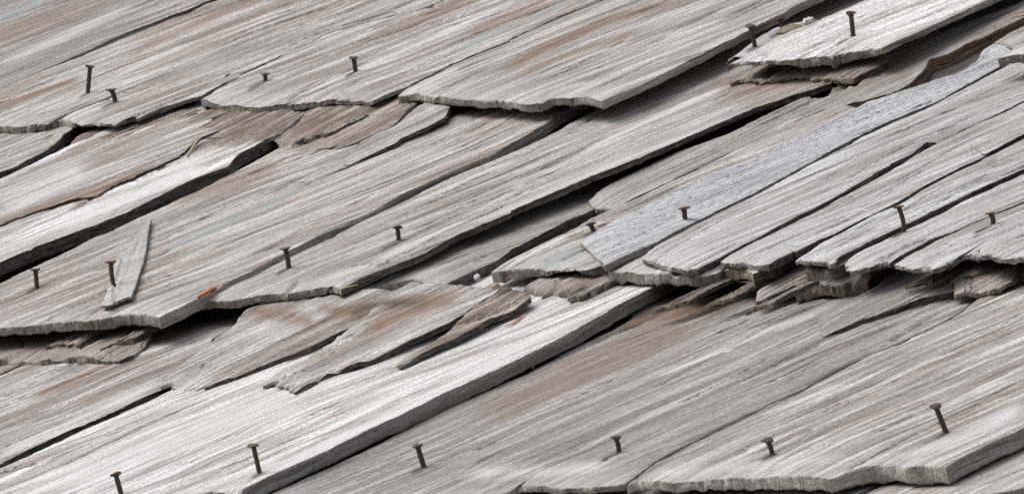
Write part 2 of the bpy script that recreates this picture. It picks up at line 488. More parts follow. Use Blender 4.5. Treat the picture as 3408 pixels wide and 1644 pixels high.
    def wall(top_idx, top_xyz, thick, nr, m_, coord, outv, amp, flip, striate):
        n = len(top_idx)
        ring = [np.asarray(top_idx)]
        uvr = [np.stack([coord, np.zeros(n)], -1) if striate else np.stack([np.zeros(n), coord], -1)]
        for r_ in range(1, nr + 1):
            f = r_ / nr
            q = top_xyz.copy()
            if striate:
                w_ = np.ones(15) / 15
                pad = np.pad(top_xyz[:, :2], ((7, 7), (0, 0)), 'edge')
                sm = np.stack([np.convolve(pad[:, c_], w_, 'valid') for c_ in (0, 1)], -1)
                ef = np.minimum(1, np.minimum(np.arange(n), n - 1 - np.arange(n)) / 7.0)[:, None] * min(1, f * 1.6) * 0.85
                q[:, :2] = q[:, :2] * (1 - ef) + sm * ef
            q[:, 2] -= thick * f
            o = amp * (0.9 * fbm(coord * 1000 / 110, f * 1.6, seed + 21, 3) + 0.25 * vn(coord * 1000 / 17, f * 2.2, seed + 22) + 0.45 * vn(coord * 1000 / 5, f * 2.5, seed + 25) + 0.35 * math.sin(math.pi * f)) if striate else \
                amp * (fbm(coord * 1000 / 420, f * 4.5, seed + 23, 3) + 0.5 * vn(coord * 1000 / 90, f * 9, seed + 29))
            o = o * (1 - 0.0 * f)
            ed = np.minimum(1, np.minimum(np.arange(n), n - 1 - np.arange(n)) / 3.0)
            q[:, :2] += outv * (o * ed)[:, None]
            if r_ == nr:
                q[:, 2] += ed * (0.10 * thick * fbm(coord * 1000 / (70 if striate else 300), 7.7, seed + 24, 3))
            verts.append(q)
            px_all.append(np.full((n, 2), -9999.0))
            ring.append(np.arange(base[0], base[0] + n)); base[0] += n
            dpt = thick * f / 1000.0
            uvr.append(np.stack([coord, dpt * np.ones(n) + 0.0], -1) if striate else np.stack([dpt * np.ones(n), coord], -1))
        for r_ in range(nr):
            A, B_ = ring[r_], ring[r_ + 1]
            ua, ub = uvr[r_], uvr[r_ + 1]
            if flip:
                quads(A[1:], B_[1:], B_[:-1], A[:-1], m_, ua[1:], ub[1:], ub[:-1], ua[:-1])
            else:
                quads(A[:-1], B_[:-1], B_[1:], A[1:], m_, ua[:-1], ub[:-1], ub[1:], ua[1:])
        return ring[-1]
    bidx = idx[:, 0]
    rb = wall(bidx, V[:, 0], th_s, 6, 1, U0[:, 0, 0], np.array([0.0, -1.0]), ew * 7.0 * min(1.5, 0.5 + jag / 10), False, True)
    rL = wall(idx[0], V[0], np.full(nB, thL), 3, 2, U0[0, :, 1], np.array([-1.0, 0]), 3.0, True, False)
    rR = wall(idx[-1], V[-1], np.full(nB, thR) * (1 + 0.12 * fbm(U0[-1, :, 1] * 3.1, 4.4, seed + 71, 3)), 7, 2, U0[-1, :, 1], np.array([1.0, 0]), 7.0, False, False)
    # weld the wall corners: bottom corners coincide, close the underside
    def addface(f):
        faces.append(f); mi.append(2); uvs.append(np.zeros((len(f), 2)))
    KK = max(2, nb // 7)
    low = V[1:-1, KK].copy(); low[:, 2] -= th_s[1:-1]
    verts.append(low); px_all.append(np.full((len(low), 2), -9999.0))
    row = np.r_[rL[KK], np.arange(base[0], base[0] + len(low)), rR[KK]]; base[0] += len(low)
    for k in range(nA - 1):
        addface([int(rb[k + 1]), int(rb[k]), int(row[k]), int(row[k + 1])])
    for j in range(KK, nB - 1):
        addface([int(rL[j]), int(rL[j + 1]), int(rR[j + 1]), int(rR[j])])
    addface([int(x) for x in idx[:, -1]] + [int(rR[-1]), int(rL[-1])])
    VV = np.concatenate(verts)
    # stains and painted shade
    st = np.zeros((len(VV), 4))
    pxs = np.concatenate(px_all)
    for (kind, pl, sig, amt) in STAIN_SHADE.get(key, ()):
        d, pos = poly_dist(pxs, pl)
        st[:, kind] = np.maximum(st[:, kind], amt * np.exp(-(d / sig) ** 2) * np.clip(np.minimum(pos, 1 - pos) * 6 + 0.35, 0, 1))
    if tip:
        st[:nA * nB, 1] = np.maximum(st[:nA * nB, 1], (tip * np.exp(-(db / 150) ** 2)).ravel())
    sharp = np.zeros(len(VV), bool)
    sharp[idx[0]] = True; sharp[idx[-1]] = True
    o = mesh_obj(name, VV, faces, [M[mat], M[end], M[side]], parent, None, mi, np.concatenate(uvs), st, True, sharp)
    if label:
        o['label'] = label
    PIECES[key] = (o, c0, c1)
    return o

NAILS = [  # piece, base px, head px, bend, rust, head tilt, label
    ('A1', (292, 311), (300, 222), 0, 1, (0.05, -0.1), 'long rusty nail standing near the ragged butt of the upper left shingle'),
    ('A1', (380, 341), (370, 299), 5, 0, (0.15, 0.1), 'short leaning nail with a shadowed head beside the spur of a ragged butt'),
    ('A2', (880, 273), (882, 246), 3, 0.6, (-0.1, 0.1), 'stubby nail at the end of a small crack in an upper shingle'),
    ('A2', (1184, 242), (1177, 193), 0, 0.2, (0.1, 0.2), 'thin-headed nail standing on a pale streak of an upper shingle'),
    ('UA4', (2513, 158), (2498, 88), 0, 0.2, (0.2, 0.3), 'dark nail in the shadow beside the bleached thick shingle'),
    ('UA4', (2604, 106), (2597, 66), 0, 0.4, (0.0, -0.05), 'greenish nail behind bark chips in the dark hollow'),
    ('A4', (2839, 117), (2832, 45), 0, 1, (0.0, -0.35), 'tall nail with a broad rusty head on the bleached thick shingle'),
    ('B1', (123, 957), (118, 897), 0, 0.1, (0.05, 0.1), 'dark nail just below the deep brown shingle side'),
    ('B1', (384, 966), (369, 872), -4, 0.9, (0.1, -0.1), 'nail with a rusty head pinning a loose grey splinter'),
    ('B2', (959, 893), (950, 827), 3, 0.4, (-0.05, 0.1), 'slanting nail beside the long grey shingle edge'),
    ('B2', (1327, 797), (1323, 757), 0, 0.5, (0.05, -0.15), 'short round-headed nail alone on the wide flat shingle'),
    ('Bs', (1974, 771), (1965, 746), 2, 0.8, (0.1, -0.1), 'low bent nail at the upper edge of the bluish shingle'),
    ('Bs2', (2283, 752), (2276, 692), 0, 1, (-0.05, 0.1), 'rusty nail standing in the joint below the bluish shingle'),
    ('B9', (3006, 772), (2991, 689), 6, 0.8, (0.0, -0.1), 'bent rusty nail standing in the dark joint of narrow shingles'),
    ('B10', (3296, 749), (3297, 709), 9, 1, (-0.2, 0.0), 'crooked reddish nail above the scalloped ragged butt'),
    ('C2', (407, 1656), (385, 1577), 0, 1, (0.0, -0.3), 'nail with an orange rusty head at the lower edge of the white shingle'),
    ('C2', (864, 1574), (843, 1482), 0, 0, (0.15, 0.25), 'long dark nail at the edge of the white shingle'),
    ('C3', (1411, 1555), (1389, 1482), 0, 0, (0.1, 0.25), 'dark nail with a thin pale head on the brownish lower shingle'),
    ('C3', (2056, 1507), (2049, 1454), 5, 0, (0.1, 0.2), 'short dark nail with a curved shank on a lower shingle'),
    ('C4', (2568, 1510), (2554, 1464), 3, 0, (0.2, 0.45), 'short dark nail with a cupped head beside a joint'),
    ('C4', (3150, 1441), (3114, 1351), 0, 0, (0.25, 0.5), 'long leaning nail with a tilted head near the thick lower butt'),
]
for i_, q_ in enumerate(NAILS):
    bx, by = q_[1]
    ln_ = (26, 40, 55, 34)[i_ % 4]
    stroke(q_[0], 'dark', np.array([(bx + 8, by - 4), (bx, by), (bx - ln_, by + ln_ * 0.5)], float), 5.0 + (i_ % 3), 1.0)  # dark streak from each nail base down along the grain
# ======================================================================= stains and some painted shade (each on its own board)
stroke('A1', 'brown', T('a1', (-300, 860), (0, 720), (250, 640), (560, 540)), 9, 0.9)
stroke('A1', 'brown', T('a1', (850, 400), (1150, 260), (1500, 110), (1800, -20)), 14, 0.55)
stroke('A1', 'pale', T('a1', (200, 800), (480, 690), (900, 480), (1300, 310)), 6, 0.8)
stroke('A0', 'brown', T('a1', (-200, 330), (350, 130), (800, -60)), 40, 0.45)
stroke('A0', 'pale', T('a1', (0, 440), (450, 250), (900, 40)), 14, 0.6)
stroke('A0', 'blue', T('a1', (-100, 160), (120, 80), (330, -20)), 14, 0.9)
stroke('A2', 'pale', T('a2', (430, 650), (800, 495), (1200, 325), (1864, 20)), 7, 0.9)
stroke('A2', 'brown', T('a2', (380, 640), (620, 520), (860, 440)), 5, 0.7)
stroke('A2', 'brown', T('a2', (900, 240), (1300, 110), (1700, -40)), 22, 0.5)
stroke('A2', 'brown', T('a3', (-100, 250), (200, 110), (500, -20)), 18, 0.5)
stroke('A2', 'blue', T('a2', (1500, 350), (1864, 180), (2300, -10)), 8, 0.9)
stroke('A3', 'brown', T('a3', (150, 500), (420, 340), (850, 150), (1300, 20)), 15, 0.95)
stroke('A3', 'brown', T('a3', (250, 520), (650, 360), (1100, 210)), 10, 0.7)
stroke('A3', 'dark', T('a2', (1380, 620), (1500, 560), (1700, 470)), 5, 0.7)
stroke('A3', 'pale', T('a2', (1130, 640), (1300, 570), (1500, 480)), 9, 0.8)
stroke('A3', 'pale', T('a3', (450, 660), (600, 600), (800, 560)), 9, 0.6)
stroke('B1', 'blue', T('b1', (1050, 690), (1450, 520), (1864, 330), 'b2', (250, 310), (480, 190)), 7, 1.0)
stroke('B1', 'brown', T('b1', (1000, 790), (1250, 720)), 8, 0.6)
stroke('B1', 'brown', T('b1', (1200, 330), (1700, 150), 'b2', (250, 60)), 24, 0.55)
stroke('B0', 'brown', T('f1', (-60, 1100), (300, 960), (640, 820), (800, 900), (1100, 790)), 14, 0.9)
stroke('B0', 'brown', T('f1', (-60, 1180), (400, 1010), (900, 830)), 10, 0.8)
stroke('B0', 'brown', T('f1', (1300, 620), (1864, 420), 'f2', (500, 620)), 16, 0.7)
stroke('B0', 'dark', T('f1', (720, 990), (900, 900), (1100, 770), (1560, 570)), 5, 0.8)
stroke('B0t', 'pale', T('f1', (0, 940), (400, 770), (900, 570)), 40, 0.8)
stroke('B0t', 'brown', T('f1', (0, 1110), (350, 985), (720, 860), (1000, 800), (1280, 670), (1580, 530)), 14, 0.9)
stroke('B0', 'pale', T('f1', (0, 1000), (400, 800), (900, 600)), 40, 0.7)
stroke('B0', 'pale', T('f1', (500, 1200), (1100, 950), (1864, 620), 'f2', (380, 730)), 26, 1.0)
stroke('B2', 'pale', T('b2', (450, 900), (900, 740), (1400, 510), (1864, 250), 'b3', (300, 170)), 10, 0.8)
stroke('B2', 'pale', T('b3', (0, 440), (600, 190), (1100, -30), 'a3', (1500, 900), (1864, 760)), 8, 0.8)
stroke('B2', 'pale', T('a3', (700, 1050), (1100, 860), (1700, 590)), 8, 0.9)
stroke('B2', 'brown', T('f4', (100, 960), (500, 900), (900, 760), (1300, 720)), 40, 0.7)
stroke('B2', 'dark', T('b2', (700, 880), (1050, 735), (1500, 545)), 5, 0.8)
stroke('C1', 'brown', T('g1', (350, 1130), (700, 970), (1000, 840), (1300, 710)), 12, 1.0)
stroke('C1', 'dark', T('g1', (850, 760), (1080, 690), (1300, 690)), 6, 0.8)
stroke('C1', 'pale', T('c1', (0, 960), (500, 740), (1100, 470)), 14, 0.9)
stroke('C2', 'pale', T('c2', (0, 1160), (600, 900), (1100, 660), (1500, 460), 'c3', (400, 170), (700, 20)), 16, 1.0)
stroke('C2', 'pale', T('c1', (300, 1240), (1000, 950), (1864, 620), 'c2', (700, 330), (1100, 160)), 50, 0.8)
stroke('C2', 'brown', T('c2', (500, 880), (850, 730), (1100, 610)), 8, 0.6)
stroke('C2', 'brown', T('c2', (250, 1020), (550, 890)), 5, 0.7)
stroke('C2', 'dark', T('c1', (400, 1060), (700, 910), (1000, 760), (1400, 590)), 4, 0.7)
stroke('C3', 'brown', T('c3', (0, 700), (500, 480), (1000, 230), (1500, 60)), 60, 0.5)
stroke('C3', 'dark', T('g5', (0, 860), (400, 760), (900, 700), (1200, 640)), 16, 0.9)  # shade under the overhang painted into the colour, mixed with rot
stroke('C3', 'brown', T('g5', (-100, 980), (300, 850), (700, 790), (1100, 740)), 22, 1.0)
stroke('C3', 'dark', T('c3', (760, 210), (950, 120), (1250, 10)), 6, 0.8)
stroke('C3', 'pale', T('c3', (-100, 1100), (500, 1090), (900, 1040)), 24, 0.7)
stroke('C3', 'pale', T('c3', (1250, 425), (1864, 172), 'g6', (200, 1045), (660, 885)), 7, 0.8)
stroke('C3', 'pale', T('c3', (700, 925), (960, 800), (1480, 550), (1800, 400)), 6, 0.7)
stroke('C3', 'dark', T('c3', (1000, 1160), (1440, 890), (1864, 690), 'c4', (300, 542), (560, 402), (820, 270)), 9, 0.85)
stroke('C4', 'dark', T('c3', (1000, 1180), (1440, 900), (1864, 700), 'c4', (300, 550), (560, 412), (820, 280)), 5, 0.5)
stroke('C4', 'pale', T('c4', (1000, 1000), (1400, 860), (1864, 640)), 18, 1.0)
stroke('C4', 'pale', T('c3', (1100, 1110), (1864, 1050), 'c4', (600, 1000)), 20, 0.6)
stroke('Ur', 'brown', T('f4', (900, 900), (1500, 800), 'f5', (400, 560), (800, 480)), 40, 0.6)
stroke('Ur', 'pale', T('f5', (700, 640), (900, 500), (1200, 320)), 12, 0.5)
stroke('Ur', 'pale', T('b3', (1000, 300), (1500, 100), (1864, -50), 'a4', (300, 800)), 8, 0.8)
stroke('Bs', 'pale', T('g4', (400, 420), (800, 200), (1100, 60)), 9, 0.8)
stroke('Bs', 'blue', T('g4', (800, 380), (1000, 300), (1250, 230)), 16, 0.9)
stroke('Bs', 'brown', T('b3', (500, 620), (800, 500), (1150, 330)), 4, 0.9)
stroke('B9', 'brown', T('b4', (1220, 180), (1420, 110), (1600, 40)), 4, 0.9)
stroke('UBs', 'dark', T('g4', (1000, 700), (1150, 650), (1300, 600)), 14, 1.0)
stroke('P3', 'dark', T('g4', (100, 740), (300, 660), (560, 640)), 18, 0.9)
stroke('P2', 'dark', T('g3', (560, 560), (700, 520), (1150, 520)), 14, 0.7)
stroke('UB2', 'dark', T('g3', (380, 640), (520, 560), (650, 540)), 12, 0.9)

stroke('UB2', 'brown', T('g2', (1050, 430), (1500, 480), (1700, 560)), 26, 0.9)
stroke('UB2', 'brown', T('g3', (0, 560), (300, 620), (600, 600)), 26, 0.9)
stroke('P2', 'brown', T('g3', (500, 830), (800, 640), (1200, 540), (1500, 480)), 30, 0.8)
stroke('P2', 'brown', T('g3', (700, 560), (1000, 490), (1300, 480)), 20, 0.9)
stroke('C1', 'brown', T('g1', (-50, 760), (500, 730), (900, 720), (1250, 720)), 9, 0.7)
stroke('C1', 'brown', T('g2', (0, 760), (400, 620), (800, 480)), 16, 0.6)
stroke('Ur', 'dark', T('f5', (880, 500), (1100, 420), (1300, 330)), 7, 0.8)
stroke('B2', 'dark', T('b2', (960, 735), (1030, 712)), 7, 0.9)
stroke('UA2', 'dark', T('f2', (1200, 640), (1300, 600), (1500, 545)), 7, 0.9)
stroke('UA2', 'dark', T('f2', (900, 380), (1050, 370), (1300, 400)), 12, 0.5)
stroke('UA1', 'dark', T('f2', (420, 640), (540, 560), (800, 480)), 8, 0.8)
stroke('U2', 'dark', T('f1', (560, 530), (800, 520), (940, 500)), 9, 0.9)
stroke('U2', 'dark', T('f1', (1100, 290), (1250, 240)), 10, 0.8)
stroke('B0', 'dark', T('f2', (-20, 710), (200, 620), (310, 565)), 8, 1.0)  # blackness of a gap under the upper course, painted on
stroke('B0', 'dark', T('f2', (240, 680), (400, 620), (540, 545)), 8, 1.0)  # second gap, its darkness painted on likewise
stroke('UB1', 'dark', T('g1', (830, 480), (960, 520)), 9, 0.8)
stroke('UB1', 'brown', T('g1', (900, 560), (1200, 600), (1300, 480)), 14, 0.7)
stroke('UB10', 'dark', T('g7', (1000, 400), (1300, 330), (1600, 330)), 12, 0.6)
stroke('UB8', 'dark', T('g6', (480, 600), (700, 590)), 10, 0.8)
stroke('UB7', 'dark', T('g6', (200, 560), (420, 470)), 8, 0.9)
for k_, pl_, sg_ in (('UA1', T('f2', (250, 620), (600, 430), (900, 330)), 34), ('UA2', T('f2', (1200, 560), (1500, 430), (1800, 420)), 40), ('U2', T('f1', (700, 420), (1000, 260), (1300, 170)), 30),
                     ('UB1', T('g1', (0, 560), (500, 560), (1000, 520), (1400, 480)), 34), ('UB10', T('g7', (1000, 520), (1400, 440), (1750, 400)), 30), ('UBs', T('g4', (650, 640), (1000, 600), (1400, 560)), 20)):
    stroke(k_, 'brown', pl_, sg_, 0.75)
stroke('C3', 'dark', T('g5', (-300, 900), (0, 800), (500, 700), (1300, 560)), 26, 0.55)  # broader painted darkening below the same overhang, over rotten wood
stroke('B2', 'brown', T('f4', (-100, 900), (300, 860), (700, 830), (1200, 760)), 30, 0.7)
# ======================================================================= course A (upper)
A0R = ext(T('a1', (0, 610), (300, 475), (600, 350), (850, 232), (1000, 170), (1180, 100), (1280, 70), (1400, 15)), 0, 700)
A0R = np.vstack([[(-310, 438)], A0R])
shingle('A0', 'A', -13, T('s', (-1080, 470), (-700, 455), (-310, 438)),
        T('s', (-1080, 470), (-500, 190), (350, -215), (1000, -520)), A0R, mat='brown', wig=1.2)
shingle('A00', 'A', -8, T('s', (-1500, 440), (-1095, 460)), T('s', (-1500, 440), (-300, -150), (600, -560)),
        T('s', (-1095, 460), (-505, 175), (345, -232), (990, -530)), mat='beige')
A1B = np.vstack([[(-305, 446), (-120, 425)], T('f1', (0, 105), (180, 110), (260, 98), (400, 90), (480, 78), (560, 40), (640, 28), (700, 32), (760, 68), (830, 85), (1000, 75), (1100, 92), (1180, 98), (1260, 62), (1330, 15), (1430, 18))])
A1R = ext(T('a1', (1130, 735), (1390, 655), (1510, 590), (1650, 520), 'a2', (0, 505), (250, 392), (330, 352), (620, 215), (1000, 112), (1280, 48), (1480, -40)), 0, 400)
shingle('A1', 'A', -16, A1B, ext(T('a1', (0, 618), (300, 485), (600, 372), (850, 262), (1000, 200), (1180, 130), (1280, 95), (1400, 35), (1500, 0)), 0, 660),
        A1R, th=((0, 28), (0.4, 30), (0.57, 24), (0.63, 34), (0.67, 35), (0.69, 28), (0.73, 10), (0.82, 11), (1, 13)), mat='beige', roll=6, jag=4,
        cracks=[(T('f1', (390, 60), (395, 170)), 3, 8)])
shingle('A2', 'A', -16, T('f2', (330, 130), (400, 160), (480, 180), (590, 197), (760, 215), (900, 222), (1050, 212), (1280, 180), (1400, 168), (1600, 150), (1864, 130), 'f3', (200, 125), (320, 138), (430, 150)),
        ext(T('a1', (1390, 672), (1510, 606), (1650, 535), 'a2', (0, 520), (250, 404), (330, 364), (620, 226), (1000, 122), (1280, 58), (1480, -30)), 0, 400),
        ext(T('a2', (1110, 608), (1300, 515), (1450, 437), (1620, 367), (1864, 268), 'a3', (200, 262), (520, 120), (850, -5), (1100, -110)), 0, 250),
        th=(27, 14), mat='grey', roll=9, rl=80, jag=3,
        cracks=[(T('a2', (640, 660), (760, 590), (900, 500)), 2.5, 5), (T('a2', (300, 750), (380, 640), (500, 590)), 2.5, 5),
                (T('a2', (980, 120), (1300, 50), (1480, -40)), 3, 8)])
shingle('A3', 'A', -14, T('f3', (692, 108), (760, 100), (900, 85), (1000, 105), (1045, 130), (1062, 146), (1085, 132), (1130, 112), (1250, 140), (1400, 150), (1600, 157), (1864, 155), 'a3', (100, 688), (180, 692), (300, 713), (420, 700), (530, 675), (700, 658), (830, 688)),
        ext(T('a2', (1130, 617), (1200, 582), (1300, 533), (1450, 453), (1620, 380), (1864, 279), 'a3', (200, 272), (520, 129), (850, 2), (1100, -102)), 0, 250),
        ext(T('a3', (1090, 585), (1420, 420), (1840, 212), 'a4', (0, 185), (140, 115), (370, 0), (600, -110)), 0, 200),
        th=(26, 28), mat='flat', side='sidel', roll=4, jag=3,
        cracks=[(T('f3', (1040, 150), (1100, 70), (1300, -10), (1500, -110)), 4, 10), (T('f3', (1575, 230), (1590, 150)), 2, 6),
                (T('f3', (1200, 90), (1450, -30)), 2.5, 5)])
shingle('A4', 'A', -10, T('f4', (120, 632), (250, 605), (390, 600), (520, 602), (640, 608), (800, 592), (870, 578), (960, 572), (1080, 566), (1180, 555), (1300, 524), (1450, 498), (1580, 486), (1660, 484), (1720, 492)),
        ext(T('f4', (300, 572), (450, 495), (620, 385), (780, 320), (930, 265), (1060, 212), (1330, 100), (1600, -20)), 0, 560),
        ext(T('f5', (390, 330), (560, 260), (800, 165), (950, 90), (1150, 0)), 0, 620),
        fray=8, th=((0, 10), (0.17, 14), (0.33, 13), (0.47, 34), (0.6, 30), (0.66, 33), (0.79, 32), (0.86, 29), (0.95, 25), (1, 21)), mat='white', end='end', side='sidel', roll=9, rl=90, jag=6,
        cracks=[(T('f4', (1180, 660), (1178, 570), (1205, 530)), 3.5, 14), (T('f5', (30, 300), (140, 240), (330, 130)), 3, 7),
                (T('f4', (1130, 440), (1300, 400), (1480, 350)), 3, 6)],
        label='bleached pale shingle with a thick rounded butt and a tall rusty nail')
shingle('A5', 'A', -14, T('s', (3320, 190), (3560, 160), (3900, 150)), T('s', (3320, 190), (3700, -20), (4300, -320)), T('s', (3900, 150), (4300, -60), (4700, -250)), mat='beige')

shingle('UA5', 'A', -84, T('f4', (150, 838), (290, 800), (420, 850), (600, 830), (740, 790), (900, 800), (1120, 830), (1300, 800), (1420, 782)),
        T('f4', (330, 700), (480, 650), (700, 600)), T('f4', (1650, 690), (1800, 600)), tilt=0.07, fray=46, jag=12, roll=5, rough=2.6, tip=0.1,
        th=(16, 20), mat='rot', end='endr', side='sideb', cracks=[(T('f4', (480, 790), (600, 720), (740, 690)), 10, 18), (T('f4', (1320, 880), (1420, 790)), 8, 16)])
shingle('UA4', 'A', -34, T('f4', (110, 640), (150, 606), (200, 580)), T('f4', (330, 480), (430, 400), (540, 335), (620, 292), (760, 252), (900, 225), (1050, 206)),
        T('f4', (300, 588), (450, 512), (620, 402), (780, 337), (930, 282), (1060, 226)), th=(30, 20), mat='cool', side='sideb', roll=2, top=T('f4', (1050, 206), (1060, 226)))
# plies and remnants under course A
shingle('U1', 'A', -50, T('s', (-620, 760), (-500, 800), (-330, 730)), T('s', (-620, 760), (-100, 470), (200, 330), (500, 190)),
        T('f1', (-500, 790), (-200, 670), (0, 590), (130, 550), (220, 500), (300, 460), (450, 385), (560, 315), (610, 270), (660, 210), (740, 150), (1000, 20)),
        th=(30, 36), mat='beige', side='sideb', roll=3, cracks=[(T('f1', (0, 440), (60, 420), (110, 340)), 3, 6), (T('f1', (450, 270), (580, 190)), 3, 8)])
shingle('U2', 'A', -68, T('f1', (500, 508), (580, 530), (650, 540), (780, 528), (900, 520), (960, 500)),
        T('f1', (620, 425), (700, 330), (740, 280), (800, 220), (1000, 120), (1300, -30)),
        T('f1', (1100, 440), (1240, 390), (1440, 330), (1640, 250), 'f2', (300, 420), (700, 250)),
        fray=26, th=(14, 12), mat='rot', end='endr', jag=9, roll=6, rl=120, rough=2.2, tilt=0.03,
        cracks=[(T('f1', (830, 400), (900, 300), (1000, 250)), 3, 7), (T('f1', (760, 450), (850, 390)), 3, 6), (T('f1', (1080, 300), (1200, 240), (1440, 160)), 9, 16)])
shingle('U3', 'A', -68, T('f1', (1080, 520), (1150, 560), (1230, 560), (1300, 540)),
        T('f1', (1240, 400), (1440, 335), (1640, 260), 'f2', (300, 430), (700, 255)),
        T('f1', (1480, 470), (1700, 380), 'f2', (120, 650), (310, 560), (560, 540), (900, 380), (1300, 200)),
        fray=30, th=(8, 14), mat='rot', end='endr', jag=8, roll=3, rough=2.0, tilt=0.04)
shingle('UA2', 'A', -78, T('f2', (1150, 492), (1070, 590), (1130, 632), (1190, 650), (1270, 625), (1290, 690), (1305, 788), (1370, 770)),
        T('f2', (1280, 400), (1400, 290), (1600, 180)),
        ext(T('f2', (1500, 700), (1645, 640), 'f3', (0, 690), (300, 580), (640, 440), (760, 290), (1000, 120)), 0, 100),
        fray=16, th=(22, 14), mat='rot', end='endr', jag=9, roll=5, rl=100, rough=2.4, tilt=0.055,
        cracks=[(T('f2', (1180, 660), (1220, 610), (1290, 595)), 9, 14), (T('f2', (1300, 640), (1420, 590), (1500, 545)), 4, 10),
                (T('f2', (1190, 480), (1270, 440), (1310, 370)), 3, 8), (T('f2', (1010, 420), (1040, 370)), 4, 8)])
shingle('UA1', 'A', -62, T('f2', (330, 640), (420, 690), (560, 740), (620, 750)),
        T('f2', (540, 545), (700, 460), (900, 340), (1100, 250)),
        T('f2', (700, 710), (900, 610), (1150, 488), (1280, 400), (1400, 290)),
        fray=34, th=(10, 14), mat='rot', end='endr', jag=9, roll=4, rough=2.2, tilt=0.04,
        cracks=[(T('f2', (570, 610), (800, 535)), 3, 6), (T('f2', (560, 450), (580, 420)), 4, 8)])
shingle('UA3', 'A', -88, T('f2', (1128, 1096), (1150, 1108), (1180, 1092)),
        ext(T('f2', (1320, 1000), (1600, 860), (1864, 735), 'f3', (300, 590), (650, 435), (800, 300), (960, 170)), 0, 100),
        T('f2', (1330, 1010), (1500, 1005), (1700, 905), (1864, 845), 'f3', (150, 850), (400, 730), (680, 600), (740, 550), (1000, 435), (1180, 340), (1240, 210), (1500, 90)),
        fray=4, th=(12, 16), mat='grey', end='endr', side='sideb', jag=2, roll=3, tilt=0.035,
        cracks=[(T('f3', (0, 860), (400, 680), (560, 590)), 3, 6), (T('f3', (740, 290), (850, 220), (960, 175)), 6, 10)])
# ======================================================================= course B
shingle('B0', 'B', 36, T('s', (-900, 1010), (-650, 1060), (-470, 1120)),
        T('s', (-900, 1010), (-300, 745), (0, 595), (200, 500), (400, 390), (700, 240)),
        T('b1', (-980, 1240), (-400, 930), (0, 725), (250, 612), (450, 540), (650, 470), (880, 378), (1100, 262), (1350, 142), (1580, 62), 'f2', (640, 800), (720, 715), (900, 625), (1140, 500), (1400, 360), (1700, 200)),
        th=(35, 48), mat='white', side='sideb', roll=4, wig=1.2,
        cracks=[(T('f1', (760, 985), (900, 900), (1100, 770), (1280, 690), (1580, 560)), 5, 12), (T('f1', (500, 990), (660, 900)), 3, 6),
                (T('f1', (950, 1070), (1120, 990)), 2.5, 5), (T('f1', (670, 1200), (880, 1130)), 2.5, 5), (T('f1', (550, 880), (730, 800)), 3, 4),
                (T('f1', (350, 1080), (560, 1000)), 3, 5), (T('f2', (330, 900), (560, 770)), 4, 7), (T('f2', (100, 1010), (280, 930)), 4, 6)],
        label='bleached white shingle with a deep dark brown side')
shingle('B0t', 'B', 46, T('s', (-520, 880), (-440, 930), (-330, 905)), T('s', (-520, 880), (-250, 745), (0, 612), (200, 512), (400, 402), (640, 285)),
        T('f1', (-600, 1440), (-300, 1262), (0, 1130), (350, 1000), (720, 880), (1000, 826), (1100, 762), (1280, 685), (1450, 610), (1580, 552), (1864, 420), 'f2', (310, 562), (520, 480)),
        th=(8, 11), mat='beige', side='sideb', wig=2.6, cracks=[(T('f1', (380, 960), (560, 880), (730, 800)), 3, 5), (T('f1', (0, 1010), (250, 900)), 3, 5)])
B1R = ext(T('g2', (300, 380), (450, 300), (640, 215), (850, 92), (1050, 0), 'b2', (350, 640), (600, 510), (880, 390), (1100, 260), (1380, 130), (1750, -22), 'a3', (250, 960), (450, 850), (600, 750), (700, 690), (900, 600)), 0, 600)
shingle('B1', 'B', 10, np.vstack([[(-330, 1108), (-150, 1095)], T('g1', (0, 395), (240, 380), (420, 352), (700, 332), (900, 312), (1060, 298), (1200, 262), (1300, 252), (1500, 252), (1640, 275))]),
        ext(T('b1', (0, 872), (150, 795), (280, 735), (480, 645), (620, 565), (780, 505), (1100, 355), (1500, 165), (1800, 5), 'f2', (1050, 705), (1140, 655), (1250, 600), (1700, 370)), 0, 500),
        B1R, th=(16, 40), mat='beige', end='end', side='sidel', roll=4, rl=70, jag=5,
        cracks=[(T('g1', (870, 310), (950, 260), (1060, 190), (1200, 150), (1330, 100)), 4, 9), (T('g1', (710, 400), (712, 310)), 2.5, 8), (T('g1', (440, 400), (460, 330)), 2.5, 6),
                (T('f3', (1000, 700), (1300, 590), (1550, 440), (1700, 360)), 3, 6), (T('f3', (1440, 690), (1700, 580)), 3, 6),
                (T('b1', (1150, 830), (1230, 790)), 3, 5), (T('f2', (780, 970), (1000, 870), (1260, 760)), 4, 8), (T('f2', (1130, 1100), (1310, 1010)), 3, 5),
                (T('f2', (1310, 790), (1500, 700), (1640, 640)), 5, 12)])
B2L = ext(T('g2', (680, 192), (870, 112), (1090, 5), 'b2', (250, 724), (650, 548), (900, 416), (1160, 294), (1400, 169), (1750, 24), 'a3', (250, 1034), (530, 904), (640, 834), (770, 764), (900, 684), (1100, 590), (1500, 400), (1864, 230)), 0, 500)
B2R = ext(T('g3', (450, 268), (640, 190), (900, 90), (1130, 0), 'b2', (1500, 530), (1864, 380), 'b3', (200, 370), (750, 130), (1100, 0), 'f4', (80, 1243), (400, 1110), (850, 960), (960, 932), (1200, 845), (1400, 782), (1680, 690)), 0, 250)
